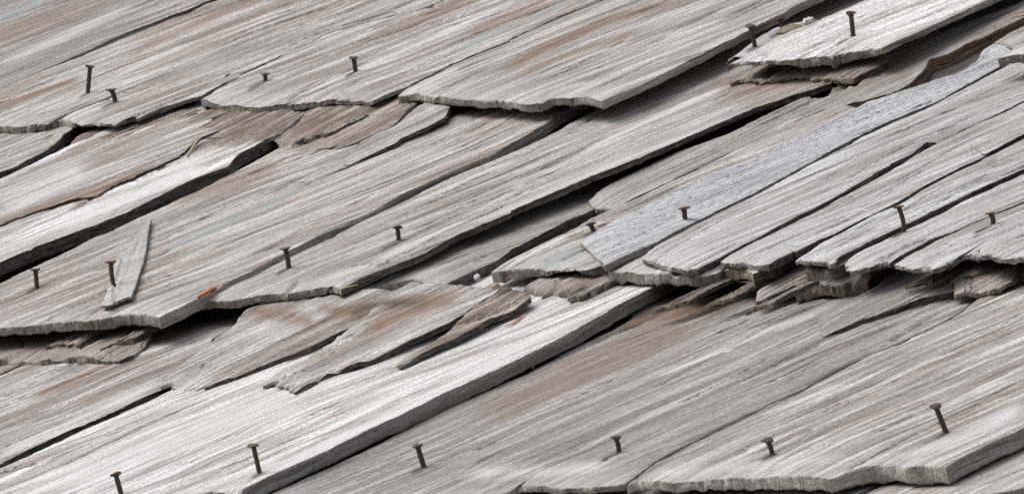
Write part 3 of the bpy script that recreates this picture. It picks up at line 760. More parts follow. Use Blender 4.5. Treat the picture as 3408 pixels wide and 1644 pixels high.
shingle('B2', 'B', -7, T('g2', (450, 320), (560, 303), (680, 300), (760, 308), (880, 285), (1050, 255), (1250, 225), (1380, 215), (1405, 235), (1560, 200), (1770, 165), (1864, 165), 'g3', (60, 350), (190, 345), (255, 368)),
        B2L, B2R, th=(30, 22), mat='flat', end='end', side='sideb', roll=4, jag=5, wig=1.8,
        cracks=[(T('g2', (1380, 225), (1440, 190), (1540, 90)), 6, 12), (T('g3', (340, 145), (520, 110), (760, 60)), 5, 9), (T('g3', (560, 160), (900, 50), (1200, -60)), 4, 9),
                (T('b3', (0, 330), (300, 190), (560, 80)), 3, 6), (T('f4', (0, 1040), (240, 910)), 4, 8), (T('f4', (170, 860), (300, 790), (560, 760), (740, 690)), 9, 16),
                (T('b2', (1300, 720), (1500, 620), (1864, 440)), 3.5, 9)],
        label='wide flat grey shingle with a broken brown lower edge')
shingle('Bb', 'B', -46, T('g3', (385, 392), (520, 352), (700, 302), (900, 262), (1050, 245), (1130, 280), (1220, 362)),
        ext(T('g3', (700, 215), (1100, 60), 'b3', (0, 450), (300, 320), (600, 200), (900, 60)), 0, 200),
        ext(T('g3', (1350, 308), (1640, 188), (1864, 88), 'b3', (200, 648), (400, 545), (600, 432), (740, 378), (920, 300)), 0, 200),
        tilt=-0.028, th=(52, 40), mat='stripe', end='end', side='sideb', roll=12, rl=110, jag=7)
shingle('Ur', 'B', -66, T('b3', (738, 288), (765, 335), (860, 345), (915, 350)),
        ext(T('b3', (890, 190), (1180, 50), (1330, -25), 'a3', (1700, 920), (1864, 838), 'a4', (310, 680), (500, 620), (800, 470), (1300, 215), (1864, 0)), 0, 600),
        ext(T('b3', (1160, 235), (1500, 75), (1864, -98), 'a4', (250, 850), (480, 755), 'f5', (300, 855), (560, 775), (700, 685), (840, 540), (880, 455), (1090, 382), (1280, 282), (1500, 192), (1680, 97), (1864, 15), (2200, -150)), 0, 500),
        th=(24, 50), mat='stripe', end='rot', side='sider', roll=8, jag=4, cols=10, tilt=0.031,
        cracks=[(T('f4', (950, 1010), (1300, 900), (1500, 800), (1660, 690)), 14, 18), (T('f5', (620, 800), (760, 690), (900, 600)), 5, 10)],
        label='ridged grey under-shingle ending at a knot, its side rotted brown')
shingle('Bs', 'B', -22, T('g4', (290, 430), (400, 425), (520, 412), (700, 405), (900, 415), (1000, 408), (1090, 402), (1150, 396), (1175, 428), (1290, 420), (1380, 382), (1460, 375)),
        ext(T('b3', (75, 775), (230, 692), (400, 602), (600, 512), (740, 438), (920, 358), (1160, 243), (1500, 83), (1864, -92), 'a4', (250, 857), (470, 765)), 0, 60),
        ext(T('b3', (870, 752), (1330, 545), (1864, 290), 'a4', (700, 980), (900, 880)), 0, 60),
        th=((0, 34), (0.1, 40), (0.28, 34), (0.43, 22), (0.55, 10), (0.68, 6), (0.74, 6), (0.85, 19), (0.92, 34), (1, 38)), mat='beige', end='end', side='side', roll=5, jag=5,
        cracks=[(T('b3', (820, 450), (1000, 370), (1200, 280), (1500, 130)), 3.5, 8), (T('g4', (385, 540), (380, 450)), 3, 9), (T('g4', (600, 470), (760, 400), (960, 270)), 3, 5),
                (T('b3', (500, 610), (750, 490)), 3, 6)])
shingle('Bs2', 'B', -24, T('s', (2021, 889), (2060, 892), (2110, 896), (2145, 893), (2180, 899), (2240, 903), (2320, 904), (2380, 892), (2405, 878)),
        ext(T('b3', (1000, 680), (1330, 530), (1864, 270)), 0, 300), ext(T('g5', (1010, 300), (1200, 190), (1440, 70)), 0, 300),
        th=(36, 36), mat='flat', end='end', side='side', roll=14, rl=150, jag=4,
        cracks=[(T('g5', (285, 450), (310, 300)), 3, 9), (T('g5', (385, 480), (400, 350)), 2.5, 8)])
shingle('Bs3', 'B', -30, T('g5', (1020, 345), (1090, 330), (1180, 325), (1250, 340), (1315, 385)),
        T('g5', (1200, 230), (1500, 90)), T('g5', (1500, 330), (1864, 150)), th=(48, 36), mat='beige', end='endr', side='sideb', roll=6, jag=6)
BXR = T('b3', (1000, 675), (1190, 598), (1330, 522), (1600, 380), (1864, 260), 'f5', (170, 1238), (500, 1085), (830, 945), (1000, 865), (1200, 755), (1500, 595), (1650, 515), (1740, 448), (1785, 392))
shingle('BX', 'B', -5, T('b3', (680, 590), (720, 630), (760, 665), (800, 700), (850, 742)),
        ext(T('b3', (930, 432), (1190, 302), (1500, 162), (1864, 17), 'f5', (250, 893), (560, 793), (760, 733), (920, 673), (1100, 622), (1240, 562), (1400, 452), (1425, 380), (1500, 322), (1560, 300)), 0, 0),
        BXR, top=T('f5', (1560, 300), (1640, 292), (1720, 318), (1785, 392)), th=(14, 22), mat='blue', end='side', side='side', roll=2, jag=3, wob=1.5, wig=1.8,
        cracks=[(T('b3', (860, 590), (910, 575)), 4, 6)],
        label='bluish grey pitted shingle with a slanting sawn end')
shingle('Bt', 'B', -12, T('f5', (1440, 372), (1560, 420), (1700, 440), (1770, 420)),
        T('f5', (1500, 316), (1600, 256), (1700, 196), (1864, 120), (2300, -90), (2900, -380)), T('f5', (1800, 392), (1900, 318), (2300, 130), (2900, -160)), th=(24, 16), mat='beige', side='sideb')
B6L = T('b3', (1200, 618), (1340, 545), (1600, 404), (1864, 282), 'f5', (180, 1262), (510, 1110), (840, 968), (1010, 888), (1210, 778), (1510, 618), (1660, 538), (1750, 470), (1800, 400), (1920, 320), (2300, 140))
shingle('B6', 'B', -8, T('g5', (170, 225), (185, 255), (310, 272), (335, 298), (450, 328), (540, 345), (620, 352), (740, 333)),
        ext(B6L, 0, 100), ext(T('g5', (980, 233), (1200, 108), (1430, -2), 'b4', (220, 452), (480, 321), (700, 194), (1000, 16), 'a4', (1080, 1054), (1190, 980), (1262, 975), (1500, 866), (1864, 696)), 0, 380),
        th=(14, 22), mat='cool', end='side', side='sideb', roll=3, jag=5,
        cracks=[(T('g5', (310, 280), (350, 240), (480, 180)), 3, 8), (T('a4', (1700, 580), (1864, 500)), 3, 5), (T('g5', (700, 250), (830, 180)), 5, 4)])
shingle('B7', 'B', -11, T('g5', (985, 262), (1040, 288), (1100, 285), (1250, 283), (1320, 303), (1390, 322), (1480, 303)),
        ext(T('g5', (1200, 140), (1440, 20), 'b4', (220, 477), (480, 353), (700, 232), (860, 145), (1000, 65), 'a4', (1090, 1082), (1210, 1012), (1266, 982), (1500, 869), (1864, 699)), 0, 380),
        ext(T('g5', (1580, 248), (1720, 188), (1864, 118), 'b4', (280, 662), (450, 570), (560, 528), (860, 373), (1000, 308), (1160, 203), (1400, 83), (1600, -8), 'a4', (1500, 1110), (1864, 912)), 0, 380),
        th=(14, 24), mat='cool', end='side', side='sideb', roll=3, jag=5)
shingle('B8', 'B', -16, T('g6', (455, 318), (570, 325), (660, 338), (740, 335), (790, 335), (812, 366), (865, 335)),
        ext(T('g6', (570, 252), (720, 152), (900, 62), (1010, 2), 'b4', (840, 397), (1000, 337), (1170, 227), (1420, 103), (1640, -2), 'a4', (1560, 1110), (1864, 950)), 0, 380),
        ext(T('g6', (900, 290), (990, 245), (1150, 178), (1350, 78), (1500, 8), 'b4', (1270, 362), (1500, 248), (1864, 83)), 0, 380),
        fray=12, th=(14, 22), mat='cool', end='side', side='sideb', roll=4, jag=7, label='narrow grey shingle split to a jagged point')
shingle('B9', 'B', -20, T('g6', (960, 335), (1000, 372), (965, 425), (1040, 422), (1200, 388), (1340, 338), (1420, 325)),
        ext(T('g6', (1100, 243), (1400, 103), (1640, -7), 'b4', (1300, 387), (1500, 283), (1864, 122)), 0, 380),
        ext(T('g6', (1500, 290), (1640, 228), (1860, 108), 'b4', (1400, 502), (1640, 398), (1864, 308)), 0, 380),
        fray=14, th=(18, 16), mat='cool', end='end', side='sideb', roll=7, jag=6, cracks=[(T('b4', (820, 350), (1000, 270), (1200, 210)), 4, 8), (T('g6', (1340, 330), (1600, 190), (1840, 95)), 5, 12)])
shingle('B10', 'B', -20, T('g7', (250, 352), (330, 390), (450, 425), (560, 392), (615, 365), (700, 418), (790, 385), (870, 365), (985, 262), (1100, 236), (1260, 228), (1310, 240), (1500, 262), (1600, 280), (1866, 270), (2300, 240), (3000, 190)),
        ext(T('g7', (450, 245), (760, 80), 'b4', (1240, 585), (1640, 406), (1864, 318)), 0, 500), T('s', (3712, 831), (4000, 700), (4300, 560)),
        fray=16, th=(14, 22), mat='cool', end='side', side='side', roll=5, rl=90, jag=9, rows=2.0,
        cracks=[(T('g7', (1270, 240), (1320, 150)), 3, 9), (T('g7', (1400, 260), (1450, 170)), 2.5, 7), (T('g7', (300, 330), (600, 230), (900, 120)), 3, 5)])
# plies and remnants under course B
shingle('UB1', 'B', -66, np.vstack([[(-420, 1230), (-150, 1205)], T('g1', (-50, 720), (60, 705), (300, 700), (520, 692), (820, 668), (1000, 690), (1120, 690), (1220, 682), (1330, 645), (1450, 560), (1510, 490), (1555, 412))]),
        T('s', (-420, 1230), (-200, 1110), (100, 1000)), T('g1', (1640, 330), (1800, 200), (1900, 100)),
        fray=10, th=(22, 34), mat='rot', end='rot', side='sideb', roll=16, rl=110, jag=6, rough=2.2,
        cracks=[(T('g1', (230, 600), (250, 520)), 3, 7), (T('g1', (640, 640), (700, 540)), 3, 6), (T('g1', (1040, 560), (1180, 520)), 4, 7), (T('g1', (1230, 550), (1350, 470)), 4, 8)])
UB2B = T('g2', (98, 1160), (200, 1190), (300, 1222), (430, 1222), (560, 1212))
shingle('UB2', 'B', -77, UB2B, ext(T('g2', (330, 960), (560, 790), (760, 640), (870, 560), (910, 480), (1000, 392), (1200, 300)), 0, 100),
        ext(T('g2', (700, 1150), (900, 1085), (1100, 995), (1300, 915), (1500, 845), (1864, 678), 'g3', (215, 838), (560, 640), (700, 530)), 0, 80),
        fray=34, th=(14, 18), mat='grey', end='endr', side='sideb', roll=6, jag=10, rough=2.4, tilt=0.03,
        cracks=[(T('g2', (820, 850), (1100, 720), (1400, 600)), 3, 6), (T('g2', (1400, 550), (1500, 420), (1600, 370)), 5, 9), (T('g2', (1200, 470), (1300, 400)), 4, 7)])
shingle('P2', 'B', -68, T('c2', (150, 480), (185, 505), (290, 480), (320, 515), (370, 528)),
        T('c2', (240, 415), (430, 325), (550, 245), (640, 190), 'g3', (230, 855), (540, 640), (640, 520), (760, 420), (1000, 290)),
        T('c2', (600, 398), (900, 298), (1170, 178), (1440, 60), 'g3', (1420, 692), (1540, 630), (1700, 500), (1900, 380)),
        fray=45, th=(10, 18), mat='grey', end='side', side='sideb', roll=3, jag=10, rough=2.0, tilt=0.025,
        cracks=[(T('g3', (20, 1050), (250, 930), (560, 805)), 8, 14), (T('c2', (230, 450), (420, 400), (580, 355)), 3, 7), (T('c2', (190, 530), (310, 490)), 6, 10)])
shingle('P3', 'B', -70, T('g3', (835, 1150), (850, 1165), (880, 1168)),
        T('g3', (900, 1085), (1050, 1000), (1280, 880), (1400, 800), (1530, 660), 'g4', (60, 700), (300, 560)),
        T('g3', (1230, 985), (1500, 860), (1864, 645), 'g4', (380, 868), (480, 825), (590, 780), (700, 690)),
        fray=20, th=(10, 18), mat='rot', end='endr', side='sideb', roll=4, jag=4, rough=2.6, tilt=0.03,
        cracks=[(T('g4', (0, 980), (120, 940), (280, 880)), 4, 8), (T('g3', (1450, 750), (1620, 690), (1800, 650)), 4, 8)])
shingle('UBs', 'B', -60, T('g4', (565, 660), (640, 615), (760, 622), (800, 660), (900, 625), (1000, 640), (1060, 700), (1200, 690), (1310, 640), (1400, 590), (1500, 548)),
        T('g4', (700, 560), (1000, 480), (1300, 400)), T('g4', (1864, 400), (2200, 250)),
        fray=24, ew=1.5, th=(46, 72), mat='rot', end='endr', side='sideb', roll=14, rl=50, jag=12, rough=2.6, name='shingle',
        cracks=[(T('g4', (770, 780), (800, 620)), 5, 14), (T('g4', (1040, 720), (1130, 600)), 6, 14)],
        label='rotten under-shingle with a crumbling beige scalloped end')
shingle('UB7', 'B', -92, T('g6', (38, 728), (50, 742), (90, 730), (150, 700)), T('g6', (70, 645), (250, 530), (560, 350), (800, 220)),
        T('g6', (400, 588), (540, 560), (620, 510), (900, 380)), fray=20, tilt=0.05, th=(12, 18), mat='rot', end='endr', side='sideb', roll=5, jag=4, rough=2.4)
shingle('UB8b', 'B', -40, T('g6', (560, 400), (650, 385), (780, 400), (900, 365), (985, 330)), T('g6', (640, 330), (900, 200)), T('g6', (1200, 220), (1500, 80)),
        fray=24, rl=50, ew=1.5, th=(45, 40), mat='rot', end='endr', side='sideb', roll=14, jag=9, rough=2.2)
shingle('UB8', 'B', -82, T('g6', (440, 600), (560, 575), (700, 580), (850, 560), (1000, 530), (1185, 495)), T('g6', (600, 480), (900, 350)), T('g6', (1300, 430), (1700, 250)),
        fray=24, rl=50, ew=1.5, th=(40, 52), mat='rot', end='endr', side='sideb', roll=14, jag=9, rough=2.2)
shingle('UB10', 'B', -92, T('g7', (985, 700), (1080, 690), (1200, 670), (1400, 640), (1560, 610), (1680, 560), (1790, 440), (2100, 400), (2600, 380)),
        T('g7', (1000, 560), (1100, 420), (1300, 250), (1600, 100)), T('s', (3605, 880), (3800, 760)),
        fray=16, th=(14, 22), mat='rot', end='endr', side='sideb', roll=10, rl=120, jag=8, rough=2.2, tilt=0.02,
        cracks=[(T('g7', (1740, 560), (1820, 420)), 4, 10), (T('g7', (1180, 620), (1210, 540)), 3, 7)])
# ======================================================================= course C (lower)
shingle('C0', 'C', 6, T('s', (-1500, 1760), (-1300, 1760)), T('s', (-1500, 1760), (-600, 1350), (0, 1070), (400, 880)),
        T('s', (-1300, 1760), (-500, 1420), 'g1', (0, 875), (250, 765), (520, 688), (900, 500), (1300, 320)), th=(28, 24), mat='rot', side='sideb')
shingle('C1', 'C', 2, T('s', (-1290, 1775), (-1000, 1770), (-760, 1760)), T('s', (-1290, 1775), (-500, 1432), 'g1', (0, 893), (250, 783), (520, 700), (900, 515), (1300, 335), (2000, 0)),
        ext(T('s', (-400, 1625), 'c1', (0, 1036), (150, 952), (500, 792), (860, 632), (1000, 562), (1170, 492), (1500, 350), (1864, 190), 'c2', (400, 0)), 0, 300),
        th=(26, 30), mat='grey', side='sideb', roll=3,
        cracks=[(T('g1', (0, 1140), (300, 1000), (620, 850), (880, 740)), 4.5, 9), (T('g1', (60, 1210), (400, 1040), (800, 860), (1000, 780)), 3, 7),
                (T('g1', (620, 750), (820, 675)), 7, 12), (T('g1', (700, 830), (1080, 690)), 5, 10)])
C2R = ext(T('c2', (0, 1205), (250, 1082), (600, 930), (850, 802), (1100, 690), (1380, 550), (1864, 335), 'c3', (450, 215), (660, 102), (850, 0), 'g4', (1600, 790), (1864, 655), (2300, 430)), 0, 300)
shingle('C2', 'C', 14, T('s', (-740, 1765), (-300, 1735), (100, 1700), (520, 1672), (620, 1648), (700, 1634), (790, 1628)),
        T('s', (-740, 1765), (-400, 1640), 'c1', (0, 1058), (200, 972), (500, 830), (860, 673), (1000, 608), (1170, 525), (1500, 370), (1864, 205), 'c2', (400, 20), (1000, -250)),
        np.vstack([[(790, 1628)], C2R]), th=(36, 48), mat='white', end='end', side='side', roll=4, jag=5,
        cracks=[(T('c1', (400, 1060), (700, 910), (1000, 770), (1500, 560)), 4, 7), (T('c2', (0, 1190), (110, 1120)), 3, 7), (T('c2', (860, 450), (1050, 355)), 4, 9),
                (T('c2', (280, 630), (430, 550)), 3, 6), (T('c1', (1200, 980), (1700, 800)), 2.5, 4), (T('c1', (1250, 1160), (1864, 990)), 2.5, 3.5),
                (T('c2', (740, 790), (980, 690)), 3, 4), (T('c1', (900, 1180), (1100, 1090)), 2.5, 3.5), (T('c1', (1550, 1215), (1700, 1205), (1864, 1140)), 3, 8)],
        label='bleached white shingle with a tall grey side face')
C37R = ext(T('c3', (1200, 1018), (1440, 888), (1864, 688), 'c4', (100, 620), (300, 540), (560, 400), (820, 268), (1000, 205), (1100, 148), (1190, 112), (1400, 0), 'g7', (1230, 825), (1450, 685), (1790, 598)), 0, 500)
C3L = ext(T('c2', (430, 1132), (700, 1010), (970, 882), (1250, 742), (1420, 652), (1864, 457), 'c3', (300, 422), (550, 272), (900, 112), (1050, 22), 'g5', (0, 720), (300, 560), (700, 380)), 0, 300)
shingle('C3', 'C', -42, T('s', (835, 1668), (1000, 1690), (1250, 1690), (1484, 1661), (1560, 1660), (1640, 1648), (1704, 1625), 'c3', (250, 1165), (420, 1180), (600, 1198), (860, 1180), (985, 1162)),
        np.vstack([[(835, 1668)], C3L]), C37R,
        th=(22, 20), mat='brown', roll=4, jag=7, rows=2.6,
        cracks=[(T('c3', (1450, 130), (1864, -20)), 3, 5), (T('c3', (760, 215), (920, 130)), 5, 8), (T('c3', (1640, 130), (1864, 30)), 4, 9), (T('c3', (940, 130), (1130, 50)), 5, 10), (T('c4', (-300, 300), (0, 190), (200, 90)), 3, 6), (T('c2', (1740, 1150), (1864, 1090)), 3, 6),
                (T('c3', (90, 1140), (180, 1090), (290, 1050)), 3.5, 8), (T('c3', (460, 1150), (620, 1080)), 2.5, 4),
                (T('c4', (-60, 460), (200, 318), (330, 258)), 4, 10), (T('c4', (150, 345), (300, 280), (480, 195)), 5, 12),
                (T('g6', (1340, 1243), (1600, 1060), (1800, 960)), 6, 10), (T('g7', (440, 1180), (640, 1060), (900, 960)), 5, 10)],
        label='very wide brownish grey shingle with three nails along its lower edge')
shingle('C35', 'C', -26, T('g6', (690, 880), (700, 960), (740, 1100)),
        ext(T('g6', (940, 778), (1155, 670), (1325, 576), (1372, 480), (1480, 372), (1560, 310), (1800, 150)), 0, 300),
        ext(T('g6', (1000, 1000), (1120, 945), 'g7', (300, 895), (600, 785), (840, 735), (1080, 685), (1500, 480)), 0, 300),
        side='sideb', fray=0, th=(10, 46), mat='brown', roll=2, jag=3, tilt=0.028, tip=0,
        cracks=[(T('g7', (380, 440), (560, 400), (700, 330)), 5, 9)])
shingle('C4', 'C', -30, T('c3', (1000, 1172), (1085, 1132), (1300, 1150), (1600, 1130), (1864, 1120), 'c4', (200, 1110), (480, 1122), (560, 1130), (640, 1092), (720, 1062), (860, 1032), (1000, 1037), (1060, 1062), (1150, 1040), (1320, 1040)),
        ext(T('c3', (1204, 1026), (1444, 896), (1864, 697), 'c4', (100, 628), (300, 548), (560, 408), (820, 277), (1000, 215), (1100, 158), (1195, 122), (1410, 8), 'g7', (1240, 835), (1460, 695), (1800, 608)), 0, 500),
        ext(T('c4', (1500, 950), (1700, 852), (1864, 768), (2100, 650)), 0, 900),
        fray=7, ew=0.5, th=(26, 56), mat='grey', end='endp', side='sidel', roll=5, jag=9,
        cracks=[(T('c4', (1720, 510), (1864, 430), (2000, 370)), 3, 9), (T('c4', (1030, 990), (1200, 890), (1330, 820)), 5, 7), (T('c4', (640, 1080), (800, 990)), 3, 5),
                (T('c4', (100, 990), (260, 920)), 3, 5), (T('c4', (940, 590), (1300, 420), (1600, 280)), 3, 4)])
shingle('C5', 'C', -46, T('s', (3230, 1650), (3500, 1600), (3800, 1560)), T('s', (3230, 1650), (3700, 1400), (4300, 1110)), T('s', (3800, 1560), (4300, 1330), (4700, 1140)), mat='beige')
# ======================================================================= course D (only its upper end shows)
shingle('D1', 'D', 0, T('s', (-600, 3000), (400, 2960)), T('s', (-600, 3000), (800, 2250), (1700, 1660), (2300, 1420)), T('s', (400, 2960), (1500, 2350), (2480, 1810), (3200, 1480)), mat='grey', rows=6, cols=30)
shingle('D2', 'D', -3, T('s', (420, 2960), (1600, 2900)), T('s', (420, 2960), (1520, 2355), (2500, 1815), (3220, 1485)), T('s', (1600, 2900), (2700, 2330), (4300, 1500), (4700, 1300)), mat='beige', rows=6, cols=30)
shingle('D0', 'D', 6, T('s', (-1800, 3060), (-620, 3010)), T('s', (-1800, 3060), (-300, 2200), (700, 1560)), T('s', (-620, 3010), (780, 2255), (1680, 1660), (2280, 1430)), mat='grey', rows=8, cols=40)


# torn fibres and slivers left under the butts (real ply remnants, each its own piece)
TORN = [  # key, course, plane, butt from (px), butt to (px), length px, thickness
    ('TA1', 'A', -62, (250, 505), (330, 486), 150), ('TA2', 'A', -60, (420, 470), (520, 440), 150), ('TA3', 'A', -60, (590, 455), (690, 425), 170),
    ('TA4', 'A', -62, (820, 470), (905, 440), 150), ('TA5', 'A', -66, (985, 470), (1080, 452), 160), ('TA6', 'A', -66, (1170, 440), (1260, 405), 160),
    ('TB1', 'B', -62, (700, 1120), (790, 1085), 180), ('TB2', 'B', -60, (880, 1085), (990, 1058), 170), ('TB3', 'B', -62, (1110, 1075), (1200, 1050), 170),
    ('TB4', 'B', -60, (1290, 1060), (1390, 1030), 170), ('TB5', 'B', -62, (1450, 1040), (1540, 1010), 150),
    ('TB6', 'B', -86, (2170, 1030), (2290, 1000), 190), ('TB7', 'B', -84, (2340, 1015), (2440, 985), 190), ('TB8', 'B', -84, (2480, 1035), (2570, 1005), 170),
    ('TB9', 'B', -84, (3010, 950), (3100, 925), 170), ('TB10', 'B', -84, (3160, 930), (3260, 905), 160),
    ('TB11', 'B', -58, (150, 1150), (260, 1140), 150), ('TB12', 'B', -58, (330, 1155), (430, 1125), 130),
]
for (k_, c_, dz_, p0_, p1_, ln_) in TORN:
    d_ = np.array([0.9, -0.43]) * ln_
    p0_, p1_ = np.array(p0_, float), np.array(p1_, float)
    bt_ = np.stack([p0_, p0_ * 0.66 + p1_ * 0.34 + (6, -2), p0_ * 0.33 + p1_ * 0.67 - (8, -3), p1_])
    shingle(k_, c_, dz_, bt_, np.stack([p0_, p0_ + d_ * 0.5 + (0, 3), p0_ + d_]), np.stack([p1_, p1_ + d_ * 0.5 - (0, 3), p1_ + d_ * 1.02]),
            th=(12, 14), mat='rot', end='endr', side='sideb', roll=4, rl=60, jag=8, wig=3.0, fray=48, rough=2.4, tilt=0.05, tip=0.0, rows=1.8, cols=7, name='splinter')

# roof deck below everything
def deck():
    q = [unproj(np.array(p, float), 0, 0) for p in ((-2200, 2700), (4200, 3100), (5200, 600), (2200, -1300), (-1800, -700))]
    q = np.array(q); u0, v0 = q[:, 0].min() - 500, q[:, 1].min() - 500; u1, v1 = q[:, 0].max() + 500, q[:, 1].max() + 500
    k = 0; w = 1150.0; v = v0
    while v < v1:
        b = np.array([[u0, v, -62], [u1, v, -62], [u1, v + w - 25, -62], [u0, v + w - 25, -62]])
        t_ = b.copy(); t_[:, 2] = -240
        mesh_obj('deck_board', np.vstack([b, t_]), [(0, 1, 2, 3), (7, 6, 5, 4), (0, 4, 5, 1), (1, 5, 6, 2), (2, 6, 7, 3), (3, 7, 4, 0)], [M['deck']], roof, smooth=False)
        v += w
deck()

# ------------------------------------------------------------------ small things
def tag(o, label, cat, group=None):
    o['label'] = label; o['category'] = cat
    if group: o['group'] = group

def tube_mesh(pts, radii, seg=10, cap=True, flat=None):
    """swept tube through pts (roof units)"""
    pts = np.asarray(pts, float); V = []; F = []
    for i, p in enumerate(pts):
        d = pts[min(i + 1, len(pts) - 1)] - pts[max(i - 1, 0)]; d /= np.linalg.norm(d)
        a = np.cross(d, [0.31, 0.9, 0.2]); a /= np.linalg.norm(a); b = np.cross(d, a)
        if flat is not None:
            b = np.array(n_ax) - d * d[2]; b /= np.linalg.norm(b); a = np.cross(b, d)
        for k in range(seg):
            an = 2 * math.pi * k / seg
            V.append(p + radii[i] * (a * math.cos(an) + b * math.sin(an) * (flat or 1.0)))
    for i in range(len(pts) - 1):
        for k in range(seg):
            F.append((i * seg + k, i * seg + (k + 1) % seg, (i + 1) * seg + (k + 1) % seg, (i + 1) * seg + k))
    F.append(tuple(range(seg - 1, -1, -1))); F.append(tuple((len(pts) - 1) * seg + k for k in range(seg)))
    return np.array(V), F

def at_depth(px, P0):
    """point seen along px at the same depth as P0"""
    d = fwd * DIST + (px[0] - W0 / 2) * right - (px[1] - H0 / 2) * up
    lam = ((P0 - CAMP) @ fwd) / (d @ fwd)
    return CAMP + lam * d

def nail(i, piece, bpx, hpx, bend, rust, tilt, label):
    _, c0, c1 = PIECES[piece]
    P0 = unproj(np.array(bpx, float), c0 - 1.5, c1)
    H = at_depth(hpx, P0)
    ax = H - P0; ln = np.linalg.norm(ax); ax /= ln
    e = bpy.data.objects.new('nail', None)
    COL.objects.link(e)
    e.empty_display_size = 0.005
    e.matrix_world = ROOF_M @ Matrix.Translation(V3(P0 * K))
    tag(e, label, 'nail', 'nails standing proud of the shingles')
    side = right - ax * (right @ ax); side /= np.linalg.norm(side)
    n = 9; r = 8.0 + 0.5 * math.sin(i * 2.3)
    pts = []; rad = []
    for k in range(n):
        f = k / (n - 1)
        p = P0 + ax * (f * (ln + 16) - 16) + side * bend * math.sin(math.pi * f)
        pts.append(p); rad.append(r * (1.0 + 0.06 * math.sin(k * 3 + i)))
    rad[-1] *= 1.25
    V, F = tube_mesh(pts, rad, 12)
    sh = mesh_obj('shank', V, F, [M['nail']], e, P0); sh.location = (0, 0, 0)
    # head: a slightly dished, uneven disc
    hn = ax + tilt[0] * right - tilt[1] * fwd; hn /= np.linalg.norm(hn)
    a = np.cross(hn, fwd); a /= np.linalg.norm(a); b = np.cross(hn, a)
    HR = 18.5 + 1.3 * math.sin(i * 1.7); seg = 24; V = []; F = []
    prof = [(0.30, -5.5), (0.62, -3.5), (0.94, -1.6), (1.0, 0.4), (0.95, 2.2), (0.6, 3.0), (0.25, 3.4)]
    for (rr, z) in prof:
        for k in range(seg):
            an = 2 * math.pi * k / seg
            w = 1 + 0.06 * math.sin(an * 3 + i) + 0.04 * math.sin(an * 5 + 2 * i)
            zz = z + (1.5 * math.sin(an * 2 + i) if rr > 0.8 else 0)
            V.append(H + HR * rr * w * (a * math.cos(an) + b * math.sin(an)) + hn * zz)
    for j in range(len(prof) - 1):
        for k in range(seg):
            F.append((j * seg + k, j * seg + (k + 1) % seg, (j + 1) * seg + (k + 1) % seg, (j + 1) * seg + k))
    F.append(tuple(range(seg - 1, -1, -1))); F.append(tuple((len(prof) - 1) * seg + k for k in range(seg)))
    hd = mesh_obj('head', np.array(V), F, [M['rust'] if rust > 0.5 else M['nail']], e, H)
    hd.location = V3((H - P0) * K)
    return e
for i, a_ in enumerate(NAILS):
    nail(i, *a_)

# loose splinter of grey shingle leaning on the nail
sp = shingle('SPL', 'B', 30, T('b1', (700, 1022), (735, 1032), (772, 1024), (780, 1000), (808, 1000), (830, 985), (905, 965)),
        T('b1', (735, 930), (775, 840), (800, 690), (860, 655), (945, 540), (1028, 430)), T('b1', (935, 880), (985, 730), (1005, 640), (1018, 540), (1042, 425)),
        th=(10, 10), mat='splinter', end='end', side='side', roll=1, jag=2, wig=1.0, name='wood_splinter', parent=None, rows=2.0, cols=8, wob=1,
        cracks=[(T('b1', (775, 1020), (790, 900), (830, 740), (850, 670)), 5, 9), (T('b1', (812, 1000), (870, 800), (960, 560)), 3, 3)])
tag(sp, 'loose grey wood splinter lying under a rusty-headed nail', 'splinter')

def strip(name, piece, px, width, mat, label, cat, lift=6.0, arch=0.0, flat=0.35):
    _, c0, c1 = PIECES[piece]
    px = resample(np.asarray(px, float), np.linspace(0, 1, 12))
    pts = unproj(px, c0 + lift, c1)
    f = np.linspace(0, 1, 12)
    pts[:, 2] += arch * np.sin(np.pi * f)
    rad = width * (0.35 + 0.65 * np.sin(np.pi * np.clip(f * 0.9 + 0.05, 0, 1)) ** 0.6)
    V, F = tube_mesh(pts, rad, 8, flat=flat)
    o = mesh_obj(name, V, F, [M[mat]])
    tag(o, label, cat)
    return o
strip('leaf_scrap', 'B2', T('g2', (484, 280), (520, 272), (575, 268), (615, 225), (672, 180)), 10, 'leaf', 'curled orange leaf scrap on a shingle corner above the butt', 'leaf', 16, 10, 0.7)
strip('pine_needle', 'B2', T('g3', (243, 378), (320, 360), (400, 342), (445, 332)), 4.0, 'straw', 'yellow and orange pine needle on the broken butt of the wide flat shingle', 'needle', 8)
strip('pine_needle', 'Ur', T('f5', (1640, 30), (1740, 8), (1880, -25), (2050, -70)), 7.0, 'needle', 'bright orange pine needle at the upper edge of the roof', 'needle', 8, 4)
strip('pine_needle', 'B1', T('b1', (1010, 702), (1080, 682), (1130, 655), (1172, 632)), 4.0, 'dry', 'faded straw-coloured pine needle beside the loose grey splinter', 'needle', 5)
strip('bark_flake', 'C2', T('g4', (440, 1012), (520, 975), (575, 935), (640, 890)), 5.5, 'leaf', 'thin orange bark flake below the crumbling beige shingle end', 'flake', 6)
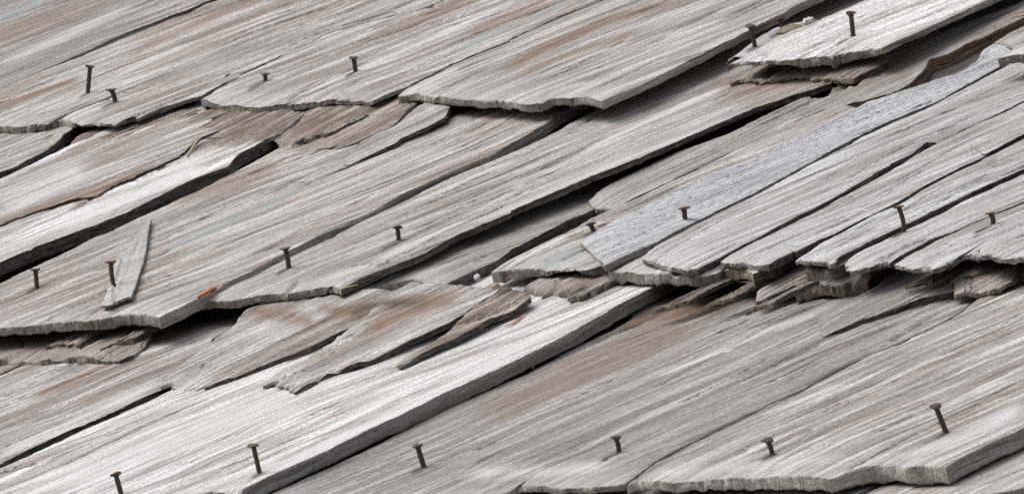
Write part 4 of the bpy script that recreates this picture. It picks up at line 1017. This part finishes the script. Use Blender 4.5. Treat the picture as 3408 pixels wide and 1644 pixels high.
strip('grass_stem', 'C3', T('c3', (355, 380), (385, 345), (405, 318), (440, 300)), 3.0, 'dry', 'dry curled grass stem beside the tall grey shingle side', 'stem', 6, 8)
strip('wood_fibre', 'U3', T('f2', (190, 745), (240, 670), (285, 600), (345, 545)), 5.0, 'dry', 'pale wood fibre bridging a dark crack under the upper course', 'fibre', 12)

def lump(name, piece, px, size, mat, label, cat, lift=0.0, seed=0):
    _, c0, c1 = PIECES[piece]
    C = unproj(np.array(px, float), c0 + lift, c1)
    V = []; F = []; nu, nv = 12, 8
    for j in range(nv + 1):
        ph = math.pi * j / nv
        for k in range(nu):
            an = 2 * math.pi * k / nu
            d = np.array([math.sin(ph) * math.cos(an), math.sin(ph) * math.sin(an), math.cos(ph)])
            w = 1 + 0.28 * float(vn(d[0] * 2.1 + d[2] * 1.3 + seed, d[1] * 2.3 - d[2], seed)) + 0.15 * float(vn(d[0] * 5 + seed, d[1] * 5 + d[2] * 4, seed + 2))
            V.append(C + (p_ax * d[0] * size[0] + q_ax * d[1] * size[1] + n_ax * d[2] * size[2]) * w)
    for j in range(nv):
        for k in range(nu):
            F.append((j * nu + k, (j + 1) * nu + k, (j + 1) * nu + (k + 1) % nu, j * nu + (k + 1) % nu))
    o = mesh_obj(name, np.array(V), F, [M[mat]], smooth=False)
    tag(o, label, cat)
lump('resin_crumb', 'P3', T('g4', (150, 508))[0], (10, 20, 11), 'crumb', 'small white crumb of resin in the dark joint', 'crumb', 25, 3)
lump('bark_chip', 'UA4', T('f4', (770, 305))[0], (48, 60, 12), 'bark', 'mossy brown bark chip in the dark hollow behind a nail', 'bark chip', 8, 5)
lump('bark_crumb', 'UA4', T('f4', (970, 222))[0], (20, 36, 13), 'crumb', 'pale rounded crumb at the end of a mossy bark chip', 'crumb', 10, 9)

# ground far below the roof
me = bpy.data.meshes.new('ground')
me.from_pydata([(-600, -600, 0), (600, -600, 0), (600, 600, 0), (-600, 600, 0)], [], [(0, 1, 2, 3)])
me.materials.append(M['ground'])
g = bpy.data.objects.new('ground', me)
COL.objects.link(g)
g['kind'] = 'structure'
g['label'] = 'grassy ground below the roof'
